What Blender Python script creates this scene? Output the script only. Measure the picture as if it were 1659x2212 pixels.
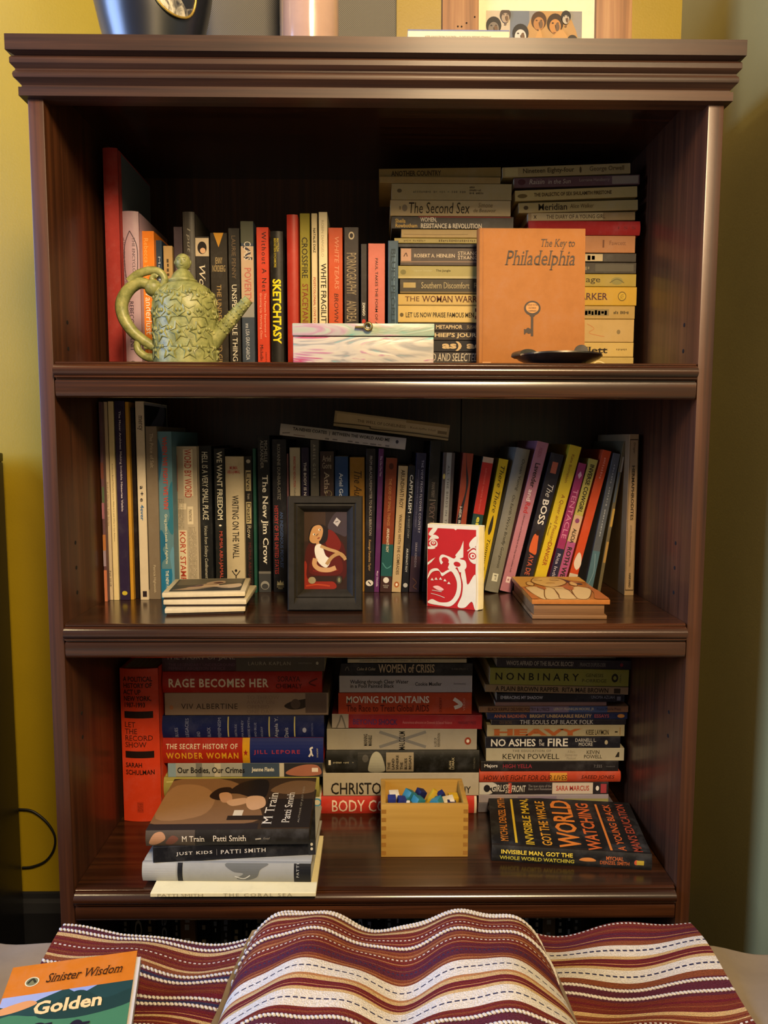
import bpy, bmesh, math, random
from mathutils import Vector, Matrix
from mathutils.geometry import tessellate_polygon
random.seed(7)
for o in list(bpy.data.objects):
    bpy.data.objects.remove(o)
SC = bpy.context.scene
COL = SC.collection
PI = math.pi

# ------------------------------------------------------------------ camera, world, lights, exposure
IW, IH, FPX = 1659, 2212, 1624.65
S1 = 1.060                      # height of the upper shelf top above the floor (metres)
S2 = S1 - 0.3156
S3 = S1 - 0.6562
CAM = Vector((-0.00213, -0.90413, S1 - 0.09182))
_th, _ya, _ro = 0.094856, 0.011623, 0.002472
CF = Vector((math.sin(_ya)*math.cos(_th), math.cos(_ya)*math.cos(_th), -math.sin(_th)))
_r0 = Vector((math.cos(_ya), -math.sin(_ya), 0)); _u0 = _r0.cross(CF)
CR = _r0*math.cos(_ro) + _u0*math.sin(_ro)
CU = _u0*math.cos(_ro) - _r0*math.sin(_ro)
cd = bpy.data.cameras.new('camera'); cam = bpy.data.objects.new('camera', cd); COL.objects.link(cam)
cd.sensor_fit = 'VERTICAL'; cd.sensor_height = 36.0; cd.sensor_width = 27.0
cd.lens = FPX*36.0/IH; cd.clip_start = 0.01
m = Matrix((CR, CU, -CF)).transposed().to_4x4(); m.translation = CAM
cam.matrix_world = m
SC.camera = cam

W = bpy.data.worlds.new('room_ambience'); SC.world = W; W.use_nodes = True
W.node_tree.nodes['Background'].inputs[0].default_value = (0.85, 0.72, 0.55, 1)
W.node_tree.nodes['Background'].inputs[1].default_value = 0.17

def light(name, kind, loc, color, power, aim=None, **kw):
    l = bpy.data.lights.new(name, kind); l.color = color; l.energy = power
    for k, v in kw.items(): setattr(l, k, v)
    o = bpy.data.objects.new(name, l); COL.objects.link(o); o.location = loc
    if aim is not None:
        o.rotation_euler = (Vector(aim) - Vector(loc)).to_track_quat('-Z', 'Y').to_euler()
    return o
# warm ceiling lamp in front of the bookcase, a little to the right
light('ceiling_lamp', 'POINT', (0.40, -1.62, 2.16), (1.0, 0.73, 0.42), 345, shadow_soft_size=0.30)
# warm floor lamp standing to the left of the bookcase
light('floor_lamp', 'POINT', (-0.95, -0.10, 2.00), (1.0, 0.78, 0.42), 10, shadow_soft_size=0.09)
# window on the left, behind the viewer: blue daylight
light('window_daylight', 'AREA', (-1.9, -0.50, 1.45), (0.36, 0.54, 1.0), 66, aim=(0.1, -0.2, 0.65), shape='RECTANGLE', size=0.9, size_y=1.2)
SC.view_settings.view_transform = 'Standard'; SC.view_settings.look = 'None'
SC.view_settings.gamma = 1.0; SC.view_settings.use_curve_mapping = False
SC.view_settings.exposure = 0.15

# ------------------------------------------------------------------ photograph pixel -> place in the room
def ray(px, py): return CF + CR*((px - IW/2)/FPX) - CU*((py - IH/2)/FPX)
def P(px, py, Y):
    d = ray(px, py); return CAM + d*((Y - CAM.y)/d.y)
def PZ(px, py, Z):
    d = ray(px, py); return CAM + d*((Z - CAM.z)/d.z)

# ------------------------------------------------------------------ materials
def lin(c):
    if isinstance(c, str):
        c = c.lstrip('#'); c = [int(c[i:i+2], 16)/255 for i in (0, 2, 4)]
    return tuple(x/12.92 if x <= 0.04045 else ((x + 0.055)/1.055)**2.4 for x in c)
_M = {}
def nodes(name):
    mt = bpy.data.materials.new(name); mt.use_nodes = True
    nt = mt.node_tree; return mt, nt, nt.nodes['Principled BSDF']
def N(nt, t, **kw):
    n = nt.nodes.new(t)
    for k, v in kw.items(): setattr(n, k, v)
    return n
def coords(nt, scale, kind='Object'):
    tc = N(nt, 'ShaderNodeTexCoord'); mp = N(nt, 'ShaderNodeMapping'); mp.inputs['Scale'].default_value = scale
    nt.links.new(tc.outputs[kind], mp.inputs[0]); return mp.outputs[0]
def noise(nt, vec, scale, detail=4, rough=0.6, dist=0.0):
    n = N(nt, 'ShaderNodeTexNoise'); n.inputs['Scale'].default_value = scale; n.inputs['Detail'].default_value = detail
    n.inputs['Roughness'].default_value = rough; n.inputs['Distortion'].default_value = dist
    nt.links.new(vec, n.inputs['Vector']); return n
def ramp(nt, fac, stops, interp='LINEAR'):
    r = N(nt, 'ShaderNodeValToRGB'); r.color_ramp.interpolation = interp
    e = r.color_ramp.elements
    while len(e) > 1: e.remove(e[-1])
    e[0].position = stops[0][0]; e[0].color = (*stops[0][1], 1)
    for p, c in stops[1:]:
        k = e.new(p); k.color = (*c, 1)
    nt.links.new(fac, r.inputs[0]); return r.outputs[0]
def bump(nt, h, bsdf, strength, dist=0.001):
    b = N(nt, 'ShaderNodeBump'); b.inputs['Strength'].default_value = strength; b.inputs['Distance'].default_value = dist
    nt.links.new(h, b.inputs['Height']); nt.links.new(b.outputs[0], bsdf.inputs['Normal'])
def sc3(c, k): return tuple(min(1.0, x*k) for x in c)

def paint(col, rough=0.45, var=0.10, scale=60, spec=0.4, metal=0.0, bmp=0.0, name=None, coat=0.0):
    """plain coloured surface with a little mottling"""
    key = ('paint', col, rough, var, scale, spec, metal, bmp, coat)
    if key in _M: return _M[key]
    mt, nt, b = nodes(name or 'coloured_surface'); c = lin(col)
    n = noise(nt, coords(nt, (1, 1, 1)), scale, 4, 0.65)
    nt.links.new(ramp(nt, n.outputs['Fac'], [(0.3, sc3(c, 1 - var)), (0.7, sc3(c, 1 + var))]), b.inputs['Base Color'])
    b.inputs['Roughness'].default_value = rough; b.inputs['Specular IOR Level'].default_value = spec
    b.inputs['Metallic'].default_value = metal
    if coat: b.inputs['Coat Weight'].default_value = coat; b.inputs['Coat Roughness'].default_value = 0.15
    if bmp: bump(nt, n.outputs['Fac'], b, bmp)
    _M[key] = mt; return mt
def ink(col): return paint(col, 0.5, 0.03, 90, 0.2, name='printing_ink')
def cover(col, cloth=False, worn=0.12):
    """book cover: printed card with rubbed edges, or cloth"""
    key = ('cover', col, cloth, worn)
    if key in _M: return _M[key]
    mt, nt, b = nodes('book_cloth' if cloth else 'book_cover'); c = lin(col)
    v = coords(nt, (1, 1, 1)); n = noise(nt, v, 35, 5, 0.7); n2 = noise(nt, v, 900 if cloth else 260, 2, 0.6)
    base = ramp(nt, n.outputs['Fac'], [(0.25, sc3(c, 1 - worn)), (0.5, c), (0.78, tuple(x + (0.5 - x)*worn*0.5 for x in c))])
    nt.links.new(base, b.inputs['Base Color'])
    b.inputs['Roughness'].default_value = 0.85 if cloth else 0.42; b.inputs['Specular IOR Level'].default_value = 0.15 if cloth else 0.22
    bump(nt, n2.outputs['Fac'], b, 0.25 if cloth else 0.08, 0.0006)
    _M[key] = mt; return mt
def pages(axis):
    key = ('pages', axis)
    if key in _M: return _M[key]
    mt, nt, b = nodes('paper_edges')
    s = [6, 6, 6]; s[axis] = 1400
    n = noise(nt, coords(nt, s), 1.0, 2, 0.5)
    nt.links.new(ramp(nt, n.outputs['Fac'], [(0.3, lin('#a8946e')), (0.7, lin('#dccdaa'))]), b.inputs['Base Color'])
    b.inputs['Roughness'].default_value = 0.9; bump(nt, n.outputs['Fac'], b, 0.3, 0.0005)
    _M[key] = mt; return mt
def wood(dark, mid, light_, axis, rough=0.3, scale=1.0, name='wood', coat=0.25, streak=14, spec=0.5):
    key = ('wood', dark, mid, light_, axis, rough, scale, name)
    if key in _M: return _M[key]
    mt, nt, b = nodes(name)
    s = [streak*scale*6]*3; s[axis] = 1.3*scale
    v = coords(nt, s); n = noise(nt, v, 1.6, 6, 0.62, 0.35)
    s2 = [3*scale]*3; s2[axis] = 1.0*scale
    n2 = noise(nt, coords(nt, s2), 3.0, 3, 0.5)
    mx = N(nt, 'ShaderNodeMath', operation='MULTIPLY_ADD'); mx.inputs[1].default_value = 0.7
    nt.links.new(n.outputs['Fac'], mx.inputs[0])
    m2 = N(nt, 'ShaderNodeMath', operation='MULTIPLY'); m2.inputs[1].default_value = 0.3
    nt.links.new(n2.outputs['Fac'], m2.inputs[0]); nt.links.new(m2.outputs[0], mx.inputs[2])
    nt.links.new(ramp(nt, mx.outputs[0], [(0.32, lin(dark)), (0.5, lin(mid)), (0.70, lin(light_))]), b.inputs['Base Color'])
    b.inputs['Roughness'].default_value = rough; b.inputs['Coat Weight'].default_value = coat; b.inputs['Coat Roughness'].default_value = 0.18
    b.inputs['Specular IOR Level'].default_value = spec
    bump(nt, n.outputs['Fac'], b, 0.08, 0.0006)
    _M[key] = mt; return mt

# ------------------------------------------------------------------ mesh helpers
class MB:
    """collects shapes into one mesh"""
    def __init__(s): s.v = []; s.f = []; s.m = []
    def add(s, vs, fs, mi=0):
        k = len(s.v); s.v += [tuple(x) for x in vs]; s.f += [tuple(i + k for i in f) for f in fs]; s.m += [mi]*len(fs); return s
    def box(s, x0, x1, y0, y1, z0, z1, mi=0, bev=0.0):
        if bev <= 0:
            vs = [(x, y, z) for z in (z0, z1) for y in (y0, y1) for x in (x0, x1)]
            return s.add(vs, [(0, 2, 3, 1), (4, 5, 7, 6), (0, 1, 5, 4), (2, 6, 7, 3), (0, 4, 6, 2), (1, 3, 7, 5)], mi)
        bm = bmesh.new(); bmesh.ops.create_cube(bm, size=1)
        for v in bm.verts:
            v.co = Vector(((x0+x1)/2 + v.co.x*(x1-x0), (y0+y1)/2 + v.co.y*(y1-y0), (z0+z1)/2 + v.co.z*(z1-z0)))
        bmesh.ops.bevel(bm, geom=bm.edges[:], offset=bev, segments=2, affect='EDGES', profile=0.6)
        bm.verts.index_update(); r = s.add([v.co for v in bm.verts], [[v.index for v in f.verts] for f in bm.faces], mi); bm.free(); return r
    def extrude(s, poly, fn, a0, a1, mi=0):
        """poly: 2-D outline; fn(p,q,a) -> 3-D; extruded from a0 to a1 with caps"""
        n = len(poly); vs = [fn(p, q, a) for a in (a0, a1) for p, q in poly]
        fs = [(i, (i+1) % n, n + (i+1) % n, n + i) for i in range(n)]
        fs += [tuple(range(n-1, -1, -1)), tuple(range(n, 2*n))]
        return s.add(vs, fs, mi)
    def lathe(s, prof, seg=32, c=(0, 0, 0), sx=1, sy=1, mi=0):
        vs = []; n = len(prof)
        for i in range(seg):
            a = 2*PI*i/seg
            for r, z in prof: vs.append((c[0] + r*math.cos(a)*sx, c[1] + r*math.sin(a)*sy, c[2] + z))
        fs = []
        for i in range(seg):
            j = (i+1) % seg
            for k in range(n-1): fs.append((i*n+k, j*n+k, j*n+k+1, i*n+k+1))
        if prof[0][0] > 1e-6: fs.append(tuple(i*n for i in range(seg-1, -1, -1)))
        if prof[-1][0] > 1e-6: fs.append(tuple(i*n+n-1 for i in range(seg)))
        return s.add(vs, fs, mi)
    def tube(s, pts, rad, seg=10, mi=0, flat=1.0):
        pts = [Vector(p) for p in pts]; n = len(pts); up = Vector((0.13, 0.9, 0.2)); vs = []
        for i, p in enumerate(pts):
            t = (pts[min(i+1, n-1)] - pts[max(i-1, 0)]).normalized()
            a = t.cross(up); a = a.normalized() if a.length > 1e-6 else Vector((1, 0, 0)); b = t.cross(a)
            r = rad(i/(n-1)) if callable(rad) else rad
            for k in range(seg):
                w = 2*PI*k/seg; vs.append(p + a*(math.cos(w)*r) + b*(math.sin(w)*r*flat))
        fs = [(i*seg+k, i*seg+(k+1) % seg, (i+1)*seg+(k+1) % seg, (i+1)*seg+k) for i in range(n-1) for k in range(seg)]
        fs += [tuple(range(seg-1, -1, -1)), tuple((n-1)*seg+k for k in range(seg))]
        return s.add(vs, fs, mi)
    def ball(s, c, r, seg=12, ring=8, mi=0, mat=None):
        c = Vector(c); r = r if isinstance(r, (tuple, list)) else (r, r, r); vs = []; fs = []
        for i in range(ring+1):
            th = PI*i/ring
            for k in range(seg):
                a = 2*PI*k/seg; q = Vector((r[0]*math.sin(th)*math.cos(a), r[1]*math.sin(th)*math.sin(a), r[2]*math.cos(th)))
                vs.append(c + (mat @ q if mat else q))
        for i in range(ring):
            for k in range(seg): fs.append((i*seg+k, (i+1)*seg+k, (i+1)*seg+(k+1) % seg, i*seg+(k+1) % seg))
        return s.add(vs, fs, mi)
    def build(s, name, mats, parent=None, smooth=None, recalc=True):
        me = bpy.data.meshes.new(name); me.from_pydata(s.v, [], s.f)
        for mt in (mats if isinstance(mats, (list, tuple)) else [mats]): me.materials.append(mt)
        me.polygons.foreach_set('material_index', s.m)
        if recalc:
            bm = bmesh.new(); bm.from_mesh(me); bmesh.ops.remove_doubles(bm, verts=bm.verts[:], dist=1e-6)
            bmesh.ops.recalc_face_normals(bm, faces=bm.faces[:]); bm.to_mesh(me); bm.free()
        if smooth is not None:
            me.shade_smooth(); me.set_sharp_from_angle(angle=math.radians(smooth))
        me.update()
        o = bpy.data.objects.new(name, me); COL.objects.link(o); o.parent = parent; return o

def empty(name, loc=(0, 0, 0), rot=(0, 0, 0)):
    o = bpy.data.objects.new(name, None); COL.objects.link(o); o.location = loc; o.rotation_euler = rot
    o.empty_display_size = 0.02; return o
def tag(o, label, cat, group=None):
    o['label'] = label; o['category'] = cat
    if group: o['group'] = group
    return o
def struct(o): o['kind'] = 'structure'; return o
def crom(pts, k=6, closed=True):
    n = len(pts); out = []
    rng = range(n) if closed else range(n-1)
    for i in rng:
        g = (lambda j: pts[j % n]) if closed else (lambda j: pts[max(0, min(n-1, j))])
        p0, p1, p2, p3 = g(i-1), g(i), g(i+1), g(i+2)
        for q in range(k):
            t = q/k
            out.append(tuple(0.5*((2*b) + (-a+c)*t + (2*a-5*b+4*c-d)*t*t + (-a+3*b-3*c+d)*t**3) for a, b, c, d in zip(p0, p1, p2, p3)))
    if not closed: out.append(tuple(pts[-1]))
    return out

# ------------------------------------------------------------------ flat print (lettering and pictures) on a face
TEXTS = []
class Canvas:
    """print on a face of a thing: M(a, b) -> (point, normal) in the thing's space; a, b run 0..1"""
    def __init__(s, M, parent, asp=1.0, cuts=None, name='printed_picture'):
        s.M = M; s.parent = parent; s.layer = 0; s.asp = asp; s.cuts = cuts; s.jobs = {}; s.order = []; s.name = name
    def job(s, kind, col):
        k = (kind, col)
        if k not in s.jobs: s.jobs[k] = ([], []); s.order.append(k)
        return s.jobs[k]
    def put(s, kind, col, pts2, faces):
        s.layer += 0 if kind == 'mrk' else 1; pts2 = [(min(1.0, max(0.0, a)), min(1.0, max(0.0, b))) for a, b in pts2]
        if s.cuts:
            bm = bmesh.new(); vs = [bm.verts.new((a, b, 0)) for a, b in pts2]
            for f in faces:
                if len(set(f)) > 2:
                    try: bm.faces.new([vs[i] for i in f])
                    except ValueError: pass
            for c in s.cuts:
                bmesh.ops.bisect_plane(bm, geom=bm.verts[:]+bm.edges[:]+bm.faces[:], plane_co=(0, c, 0), plane_no=(0, 1, 0))
            bm.verts.index_update(); pts2 = [(v.co.x, v.co.y) for v in bm.verts]; faces = [[v.index for v in f.verts] for f in bm.faces]; bm.free()
        V, F = s.job(kind + ('' if kind == 'mrk' else str(s.layer)), col); k = len(V); h = 0.00010 + 0.00003*s.layer
        for a, b in pts2:
            p, n = s.M(a, b); V.append(p + n*h)
        F += [tuple(i + k for i in f) for f in faces]
    def rect(s, a0, a1, b0, b1, col): s.put('pic', col, [(a0, b0), (a1, b0), (a1, b1), (a0, b1)], [(0, 1, 2, 3)])
    def poly(s, pts, col, smooth=False):
        if smooth: pts = crom(pts, 5)
        tri = tessellate_polygon([[Vector((p[0], p[1], 0)) for p in pts]])
        s.put('pic', col, list(pts), [tuple(t) for t in tri])
    def ell(s, a, b, ra, rb, col, n=20, rot=0.0):
        c_, s_ = math.cos(rot), math.sin(rot); pts = []
        for i in range(n):
            x, y = ra*s.asp*math.cos(2*PI*i/n), rb*math.sin(2*PI*i/n)
            pts.append((a + (x*c_ - y*s_)/s.asp, b + x*s_ + y*c_))
        s.put('pic', col, pts, [tuple(range(n))])
    def line(s, pts, w, col, smooth=True, taper=False):
        """w in units of b"""
        if smooth and len(pts) > 2: pts = crom(pts, 5, closed=False)
        q = [Vector((a*s.asp, b)) for a, b in pts]; n = len(q); L = []; R = []
        for i in range(n):
            t = q[min(i+1, n-1)] - q[max(i-1, 0)]
            t = t.normalized() if t.length > 1e-9 else Vector((1, 0)); d = Vector((-t.y, t.x))*w/2
            if taper: d *= 1 - 0.85*abs(2*i/(n-1) - 1)
            L.append(((q[i].x + d.x)/s.asp, q[i].y + d.y)); R.append(((q[i].x - d.x)/s.asp, q[i].y - d.y))
        s.put('pic', col, L + R, [(i, n+i, n+i+1, i+1) for i in range(n-1)])
    def text(s, txt, a0, a1, b0, b1, col, **o):
        s.layer += 1; TEXTS.append((s, txt, (a0, a1, b0, b1), col, o))
    def run(s, items):
        for it in items:
            k = it[0]
            if k == 't': s.text(*it[1:7], **(it[7] if len(it) > 7 else {}))
            elif k == 'r': s.rect(*it[1:])
            elif k == 'k': s.put('mrk', it[5], [(it[1], it[3]), (it[2], it[3]), (it[2], it[4]), (it[1], it[4])], [(0, 1, 2, 3)])
            elif k == 'e': s.ell(*it[1:])
            elif k == 'p': s.poly(it[1], it[2], *(it[3:]))
            elif k == 'l': s.line(it[1], it[2], it[3])
        return s
    def finish(s):
        for k in s.order:
            V, F = s.jobs[k]
            me = bpy.data.meshes.new('print'); me.from_pydata([tuple(v) for v in V], [], F); me.materials.append(ink(k[1]))
            o = bpy.data.objects.new({'txt': 'lettering', 'mrk': 'worn_print'}.get(k[0][:3], s.name), me); COL.objects.link(o); o.parent = s.parent
            if k[0] == 'mrk': o['kind'] = 'stuff'
CANVASES = []
def canvas(*a, **k):
    c = Canvas(*a, **k); CANVASES.append(c); return c

def plane_canvas(parent, org, U, V, **k):
    """a flat face: org + a*U + b*V"""
    org, U, V = Vector(org), Vector(U), Vector(V); n = U.cross(V).normalized()
    return canvas(lambda a, b: (org + U*a + V*b, n), parent, asp=U.length/V.length, **k)

def flush_text():
    cache = {}
    for c, txt, box, col, o in TEXTS:
        key = (txt, o.get('bold', 0.0), o.get('shear', 0.0), o.get('space', 1.0), o.get('align', 'LEFT'), o.get('lead', 0.85))
        if key in cache: continue
        cu = bpy.data.curves.new('t', 'FONT'); cu.body = txt; cu.size = 1; cu.resolution_u = 2
        cu.offset = key[1]; cu.shear = key[2]; cu.space_character = key[3]; cu.align_x = key[4]; cu.space_line = key[5]
        ob = bpy.data.objects.new('t', cu); COL.objects.link(ob); cache[key] = ob
    bpy.context.view_layer.update(); dg = bpy.context.evaluated_depsgraph_get()
    for key, ob in list(cache.items()):
        me = bpy.data.meshes.new_from_object(ob.evaluated_get(dg))
        vs = [(v.co.x, v.co.y) for v in me.vertices]; fs = [tuple(p.vertices) for p in me.polygons]
        cu = ob.data; bpy.data.objects.remove(ob); bpy.data.curves.remove(cu); bpy.data.meshes.remove(me)
        cache[key] = (vs, fs)
    for c, txt, (a0, a1, b0, b1), col, o in TEXTS:
        key = (txt, o.get('bold', 0.0), o.get('shear', 0.0), o.get('space', 1.0), o.get('align', 'LEFT'), o.get('lead', 0.85))
        vs, fs = cache[key]
        if not vs: continue
        vs = list(vs); fs = list(fs)
        if o.get('serif'):
            cnt = {}
            for f in fs:
                for i in range(len(f)):
                    e = tuple(sorted((f[i], f[(i+1) % len(f)]))); cnt.setdefault(e, []).append(f)
            for (i, j), ff in cnt.items():
                if len(ff) > 1: continue
                (x0, y0), (x1, y1) = vs[i], vs[j]; ln = abs(x1 - x0)
                if abs(y0 - y1) < 2e-3 and 0.045 < ln < 0.2:
                    cy = sum(vs[q][1] for q in ff[0])/len(ff[0]); d = 0.032 if cy > y0 else -0.032
                    e = 0.06; xa, xb = min(x0, x1) - e, max(x0, x1) + e; k = len(vs)
                    vs += [(xa, y0), (xb, y0), (xb, y0 + d), (xa, y0 + d)]; fs.append((k, k+1, k+2, k+3))
        xs = [v[0] for v in vs]; ys = [v[1] for v in vs]; x0, x1, y0, y1 = min(xs), max(xs), min(ys), max(ys)
        dx, dy = max(1e-6, x1 - x0), max(1e-6, y1 - y0); r = o.get('rot', 0); out = []
        for x, y in vs:
            p, q = (x - x0)/dx, (y - y0)/dy
            if r == 0: out.append((a0 + p*(a1-a0), b0 + q*(b1-b0)))
            elif r == 90: out.append((a1 - q*(a1-a0), b0 + p*(b1-b0)))
            else: out.append((a0 + q*(a1-a0), b1 - p*(b1-b0)))
        c.put('txt', col, out, fs)
    for c in CANVASES: c.finish()

# ------------------------------------------------------------------ the room
def wall_paint(name, col, var):
    mt, nt, b = nodes(name); c = lin(col)
    n = noise(nt, coords(nt, (1, 1, 1)), 5, 5, 0.6); n2 = noise(nt, coords(nt, (1, 1, 1)), 350, 2, 0.5)
    nt.links.new(ramp(nt, n.outputs['Fac'], [(0.3, sc3(c, 1 - var)), (0.7, sc3(c, 1 + var))]), b.inputs['Base Color'])
    b.inputs['Roughness'].default_value = 0.42; b.inputs['Specular IOR Level'].default_value = 0.4
    bump(nt, n2.outputs['Fac'], b, 0.12, 0.001); return mt
M_WALL = wall_paint('mustard_wall_paint', '#8c7610', 0.07)
M_WALLR = wall_paint('olive_wall_paint', '#928858', 0.06)
WY, WX = 0.376, 0.492
struct(MB().box(-2.4, WX, WY, WY + 0.08, 0, 2.6).build('wall_back', M_WALL))
struct(MB().box(WX, WX + 0.08, -2.6, WY + 0.08, 0, 2.6).build('wall_right', M_WALLR))
M_FLOOR = wood('#2a1810', '#4a2c1a', '#6a4428', 0, 0.45, 1.0, 'floor_boards')
struct(MB().box(-2.4, WX, -2.6, WY, -0.05, 0).build('floor', M_FLOOR))
M_BASE = paint('#15161a', 0.5, 0.1)
bb = MB(); bb.extrude([(0, 0), (-0.018, 0), (-0.018, 0.135), (-0.012, 0.150), (-0.006, 0.155), (-0.004, 0.163), (0, 0.165)], lambda p, q, a: (a, WY + p, q), -2.4, WX)
struct(bb.build('baseboard_back', M_BASE))
bb = MB(); bb.extrude([(0, 0), (-0.018, 0), (-0.018, 0.135), (-0.012, 0.150), (-0.006, 0.155), (-0.004, 0.163), (0, 0.165)], lambda p, q, a: (WX + p, a, q), -2.6, WY - 0.018)
struct(bb.build('baseboard_right', M_BASE))

# ------------------------------------------------------------------ the bookcase
XO, PT, BD = 0.400, 0.018, 0.366
WD, WM, WL = '#170b06', '#2c180d', '#4c2b16'
M_WX = wood(WD, WM, WL, 0, 0.26, 1.0, 'mahogany_along', 0.5); M_WZ = wood('#25130a', '#402312', '#5a341d', 2, 0.40, 1.0, 'mahogany_upright')
M_TOPW = wood('#20110b', '#382216', '#523622', 0, 0.46, 1.0, 'mahogany_fascia', 0.08, 14, 0.3)
M_LIP = wood('#1a0c06', '#341b0d', '#5a3218', 0, 0.22, 1.0, 'mahogany_moulding', 0.9)
M_HOLE = paint('#0a0605', 0.9, 0.02)
zt = lambda y: P(829, y, -0.014).z
ZTOP = zt(81)
bc = tag(empty('bookcase', (0, 0.18, 0)), 'dark mahogany bookcase with stepped crown moulding standing in the room corner', 'bookcase')
OFF = Vector((0, 0.18, 0))
def bpart(mb, name, mat, parent=None, smooth=35):
    mb.v = [(x, y - OFF.y, z) for x, y, z in mb.v]; return mb.build(name, mat, parent or bc, smooth)
for sgn in (-1, 1):
    x0, x1 = (-XO, -XO + PT) if sgn < 0 else (XO - PT, XO)
    side = bpart(MB().box(x0, x1, 0, BD, 0, ZTOP - 0.012, bev=0.0012), 'side_panel', M_WZ)
    xi = -XO + PT if sgn < 0 else XO - PT
    for yy in (0.045, 0.285):
        for zz in (S1 + 0.02, S1 + 0.052, S2 + 0.03, S2 + 0.062, S2 + 0.094, S3 + 0.18, S3 + 0.212):
            d = 0.0004*(-sgn); h = MB(); h.extrude([(0.0026*math.cos(a*PI/5), 0.0026*math.sin(a*PI/5)) for a in range(10)], lambda p, q, a: (a, yy + p, zz + q), xi - d*4, xi + d)
            bpart(h, 'pin_hole', M_HOLE, side)
XS = P(996, 920, 0.347).x
bpart(MB().box(-XO + PT, XS - 0.001, 0.347, 0.353, 0.02, ZTOP - 0.012), 'back_panel', M_WZ)
bpart(MB().box(XS + 0.001, XO - PT, 0.347, 0.353, 0.02, ZTOP - 0.012), 'back_panel', M_WZ)
prof = [(0.016, 81), (0.016, 115), (0.0135, 117), (0.0085, 121), (0.0120, 126), (0.0130, 129), (0.0130, 140), (0.0118, 143), (0.0085, 149), (0.0088, 153), (0.0105, 157), (0.0112, 163), (0.0105, 169), (0.0070, 174), (0.0040, 181), (0.0042, 185), (0.0068, 187), (0.0068, 206), (0.0, 208), (-0.016, 208)]
cr = MB(); vs = []
for p, y in prof:
    z = zt(y); vs += [(-XO - p, BD, z), (-XO - p, -p, z), (XO + p, -p, z), (XO + p, BD, z)]
fs = [(i*4+k, i*4+k+1, i*4+4+k+1, i*4+4+k) for i in range(len(prof)-1) for k in range(3)]
cr.add(vs, fs); n = len(prof)
cr.f += [tuple(i*4 for i in range(n)), tuple(i*4+3 for i in range(n-1, -1, -1))]; cr.m += [0, 0]
bpart(cr, 'crown_moulding', M_TOPW, smooth=28)
bpart(MB().box(-XO - 0.0155, XO + 0.0155, -0.0155, BD, ZTOP - 0.010, ZTOP, bev=0.001), 'top_board', M_TOPW)
bpart(MB().box(-XO + PT, XO - PT, 0.002, 0.347, ZTOP - 0.034, ZTOP - 0.018), 'inner_top', M_WX)
lipp = [(0.004, 0.0), (-0.0010, 0.0), (-0.0022, -0.0008), (-0.0022, -0.0018), (-0.0014, -0.0026), (-0.0045, -0.0034), (-0.0085, -0.0056), (-0.0108, -0.0090), (-0.0108, -0.0120), (-0.0090, -0.0150), (-0.0058, -0.0166), (-0.0066, -0.0174), (-0.0066, -0.0186), (-0.0050, -0.0196), (-0.0014, -0.0204), (-0.0014, -0.0214), (-0.0040, -0.0222), (-0.0048, -0.0240), (-0.0048, -0.0350), (-0.0036, -0.0395), (-0.0005, -0.0420), (0.004, -0.0420)]
for zs in (S1, S2, S3):
    shelf = bpart(MB().box(-XO + PT + 0.0006, XO - PT - 0.0006, 0.004, 0.346, zs - 0.019, zs), 'shelf', M_WX)
    l = MB(); l.extrude(lipp, lambda p, q, a: (a, p, zs + q), -XO + PT + 0.003, XO - PT - 0.003)
    bpart(l, 'shelf_edge_moulding', M_LIP, shelf, 40)
bpart(MB().box(-XO + PT, XO - PT, 0.004, 0.346, 0.07, 0.089), 'bottom_board', M_WX)
bpart(MB().box(-XO - 0.008, XO + 0.008, -0.010, 0.02, 0, 0.088, bev=0.002), 'plinth', M_WX)
SB = 0.089

# ------------------------------------------------------------------ bed in front of the bookcase
M_SHEET = paint('#7d7162', 0.9, 0.08, 25, 0.15, bmp=0.25, name='taupe_linen')
def bedz(x, y):
    z = 0.413 + 0.008*math.sin(x*7 + 1.3)*math.sin(y*9 + 0.4) + 0.004*math.sin(x*31 + y*17) + 0.003*math.sin(x*53 - y*41 + 2)
    z += 0.020*max(0.0, min(1.0, (-x - 0.28)/0.2)) - 0.004*max(0.0, min(1.0, (x - 0.25)/0.2))
    return z
BX0, BX1, BY0, BY1 = -1.15, 0.478, -1.75, -0.100
bed = tag(empty('bed', (-0.33, -0.9, 0)), 'low bed under a taupe sheet pushed close to the bookcase', 'bed')
def bedpart(mb, name, mat, sm=60):
    mb.v = [(x + 0.33, y + 0.9, z) for x, y, z in mb.v]; return mb.build(name, mat, bed, sm)
mb = MB(); nx, ny = 150, 90; vs = []; prf = [(0.0, 0.20), (0.0, 0.30), (0.004, 0.365), (0.016, 0.392)]
rows = []
for d, z in prf: rows.append((BY1 - d, z))
for j in range(ny + 1): rows.append((BY1 - 0.034 - (BY1 - 0.034 - BY0)*(j/ny)**1.5, None))
for y, z in rows:
    for i in range(nx + 1):
        x = BX0 + (BX1 - BX0)*i/nx; e = min(1.0, (x - BX0)/0.05, (BX1 - x)/0.05)
        zz = bedz(x, y) - 0.03*(1 - math.sqrt(max(0, 1 - (1 - e)**2)))
        if z is not None: zz = z + (zz - 0.405)*max(0, (z - 0.25)/0.16)
        vs.append((x, y + (0.004*math.sin(x*23) if z is not None else 0), zz))
k = nx + 1
mb.add(vs, [(j*k+i, j*k+i+1, (j+1)*k+i+1, (j+1)*k+i) for j in range(len(rows)-1) for i in range(nx)])
bedpart(mb, 'sheet', M_SHEET)
bedpart(MB().box(BX0 + 0.02, BX1 - 0.02, BY0, BY1 - 0.025, 0.12, 0.36, bev=0.02), 'mattress', M_SHEET)
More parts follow.
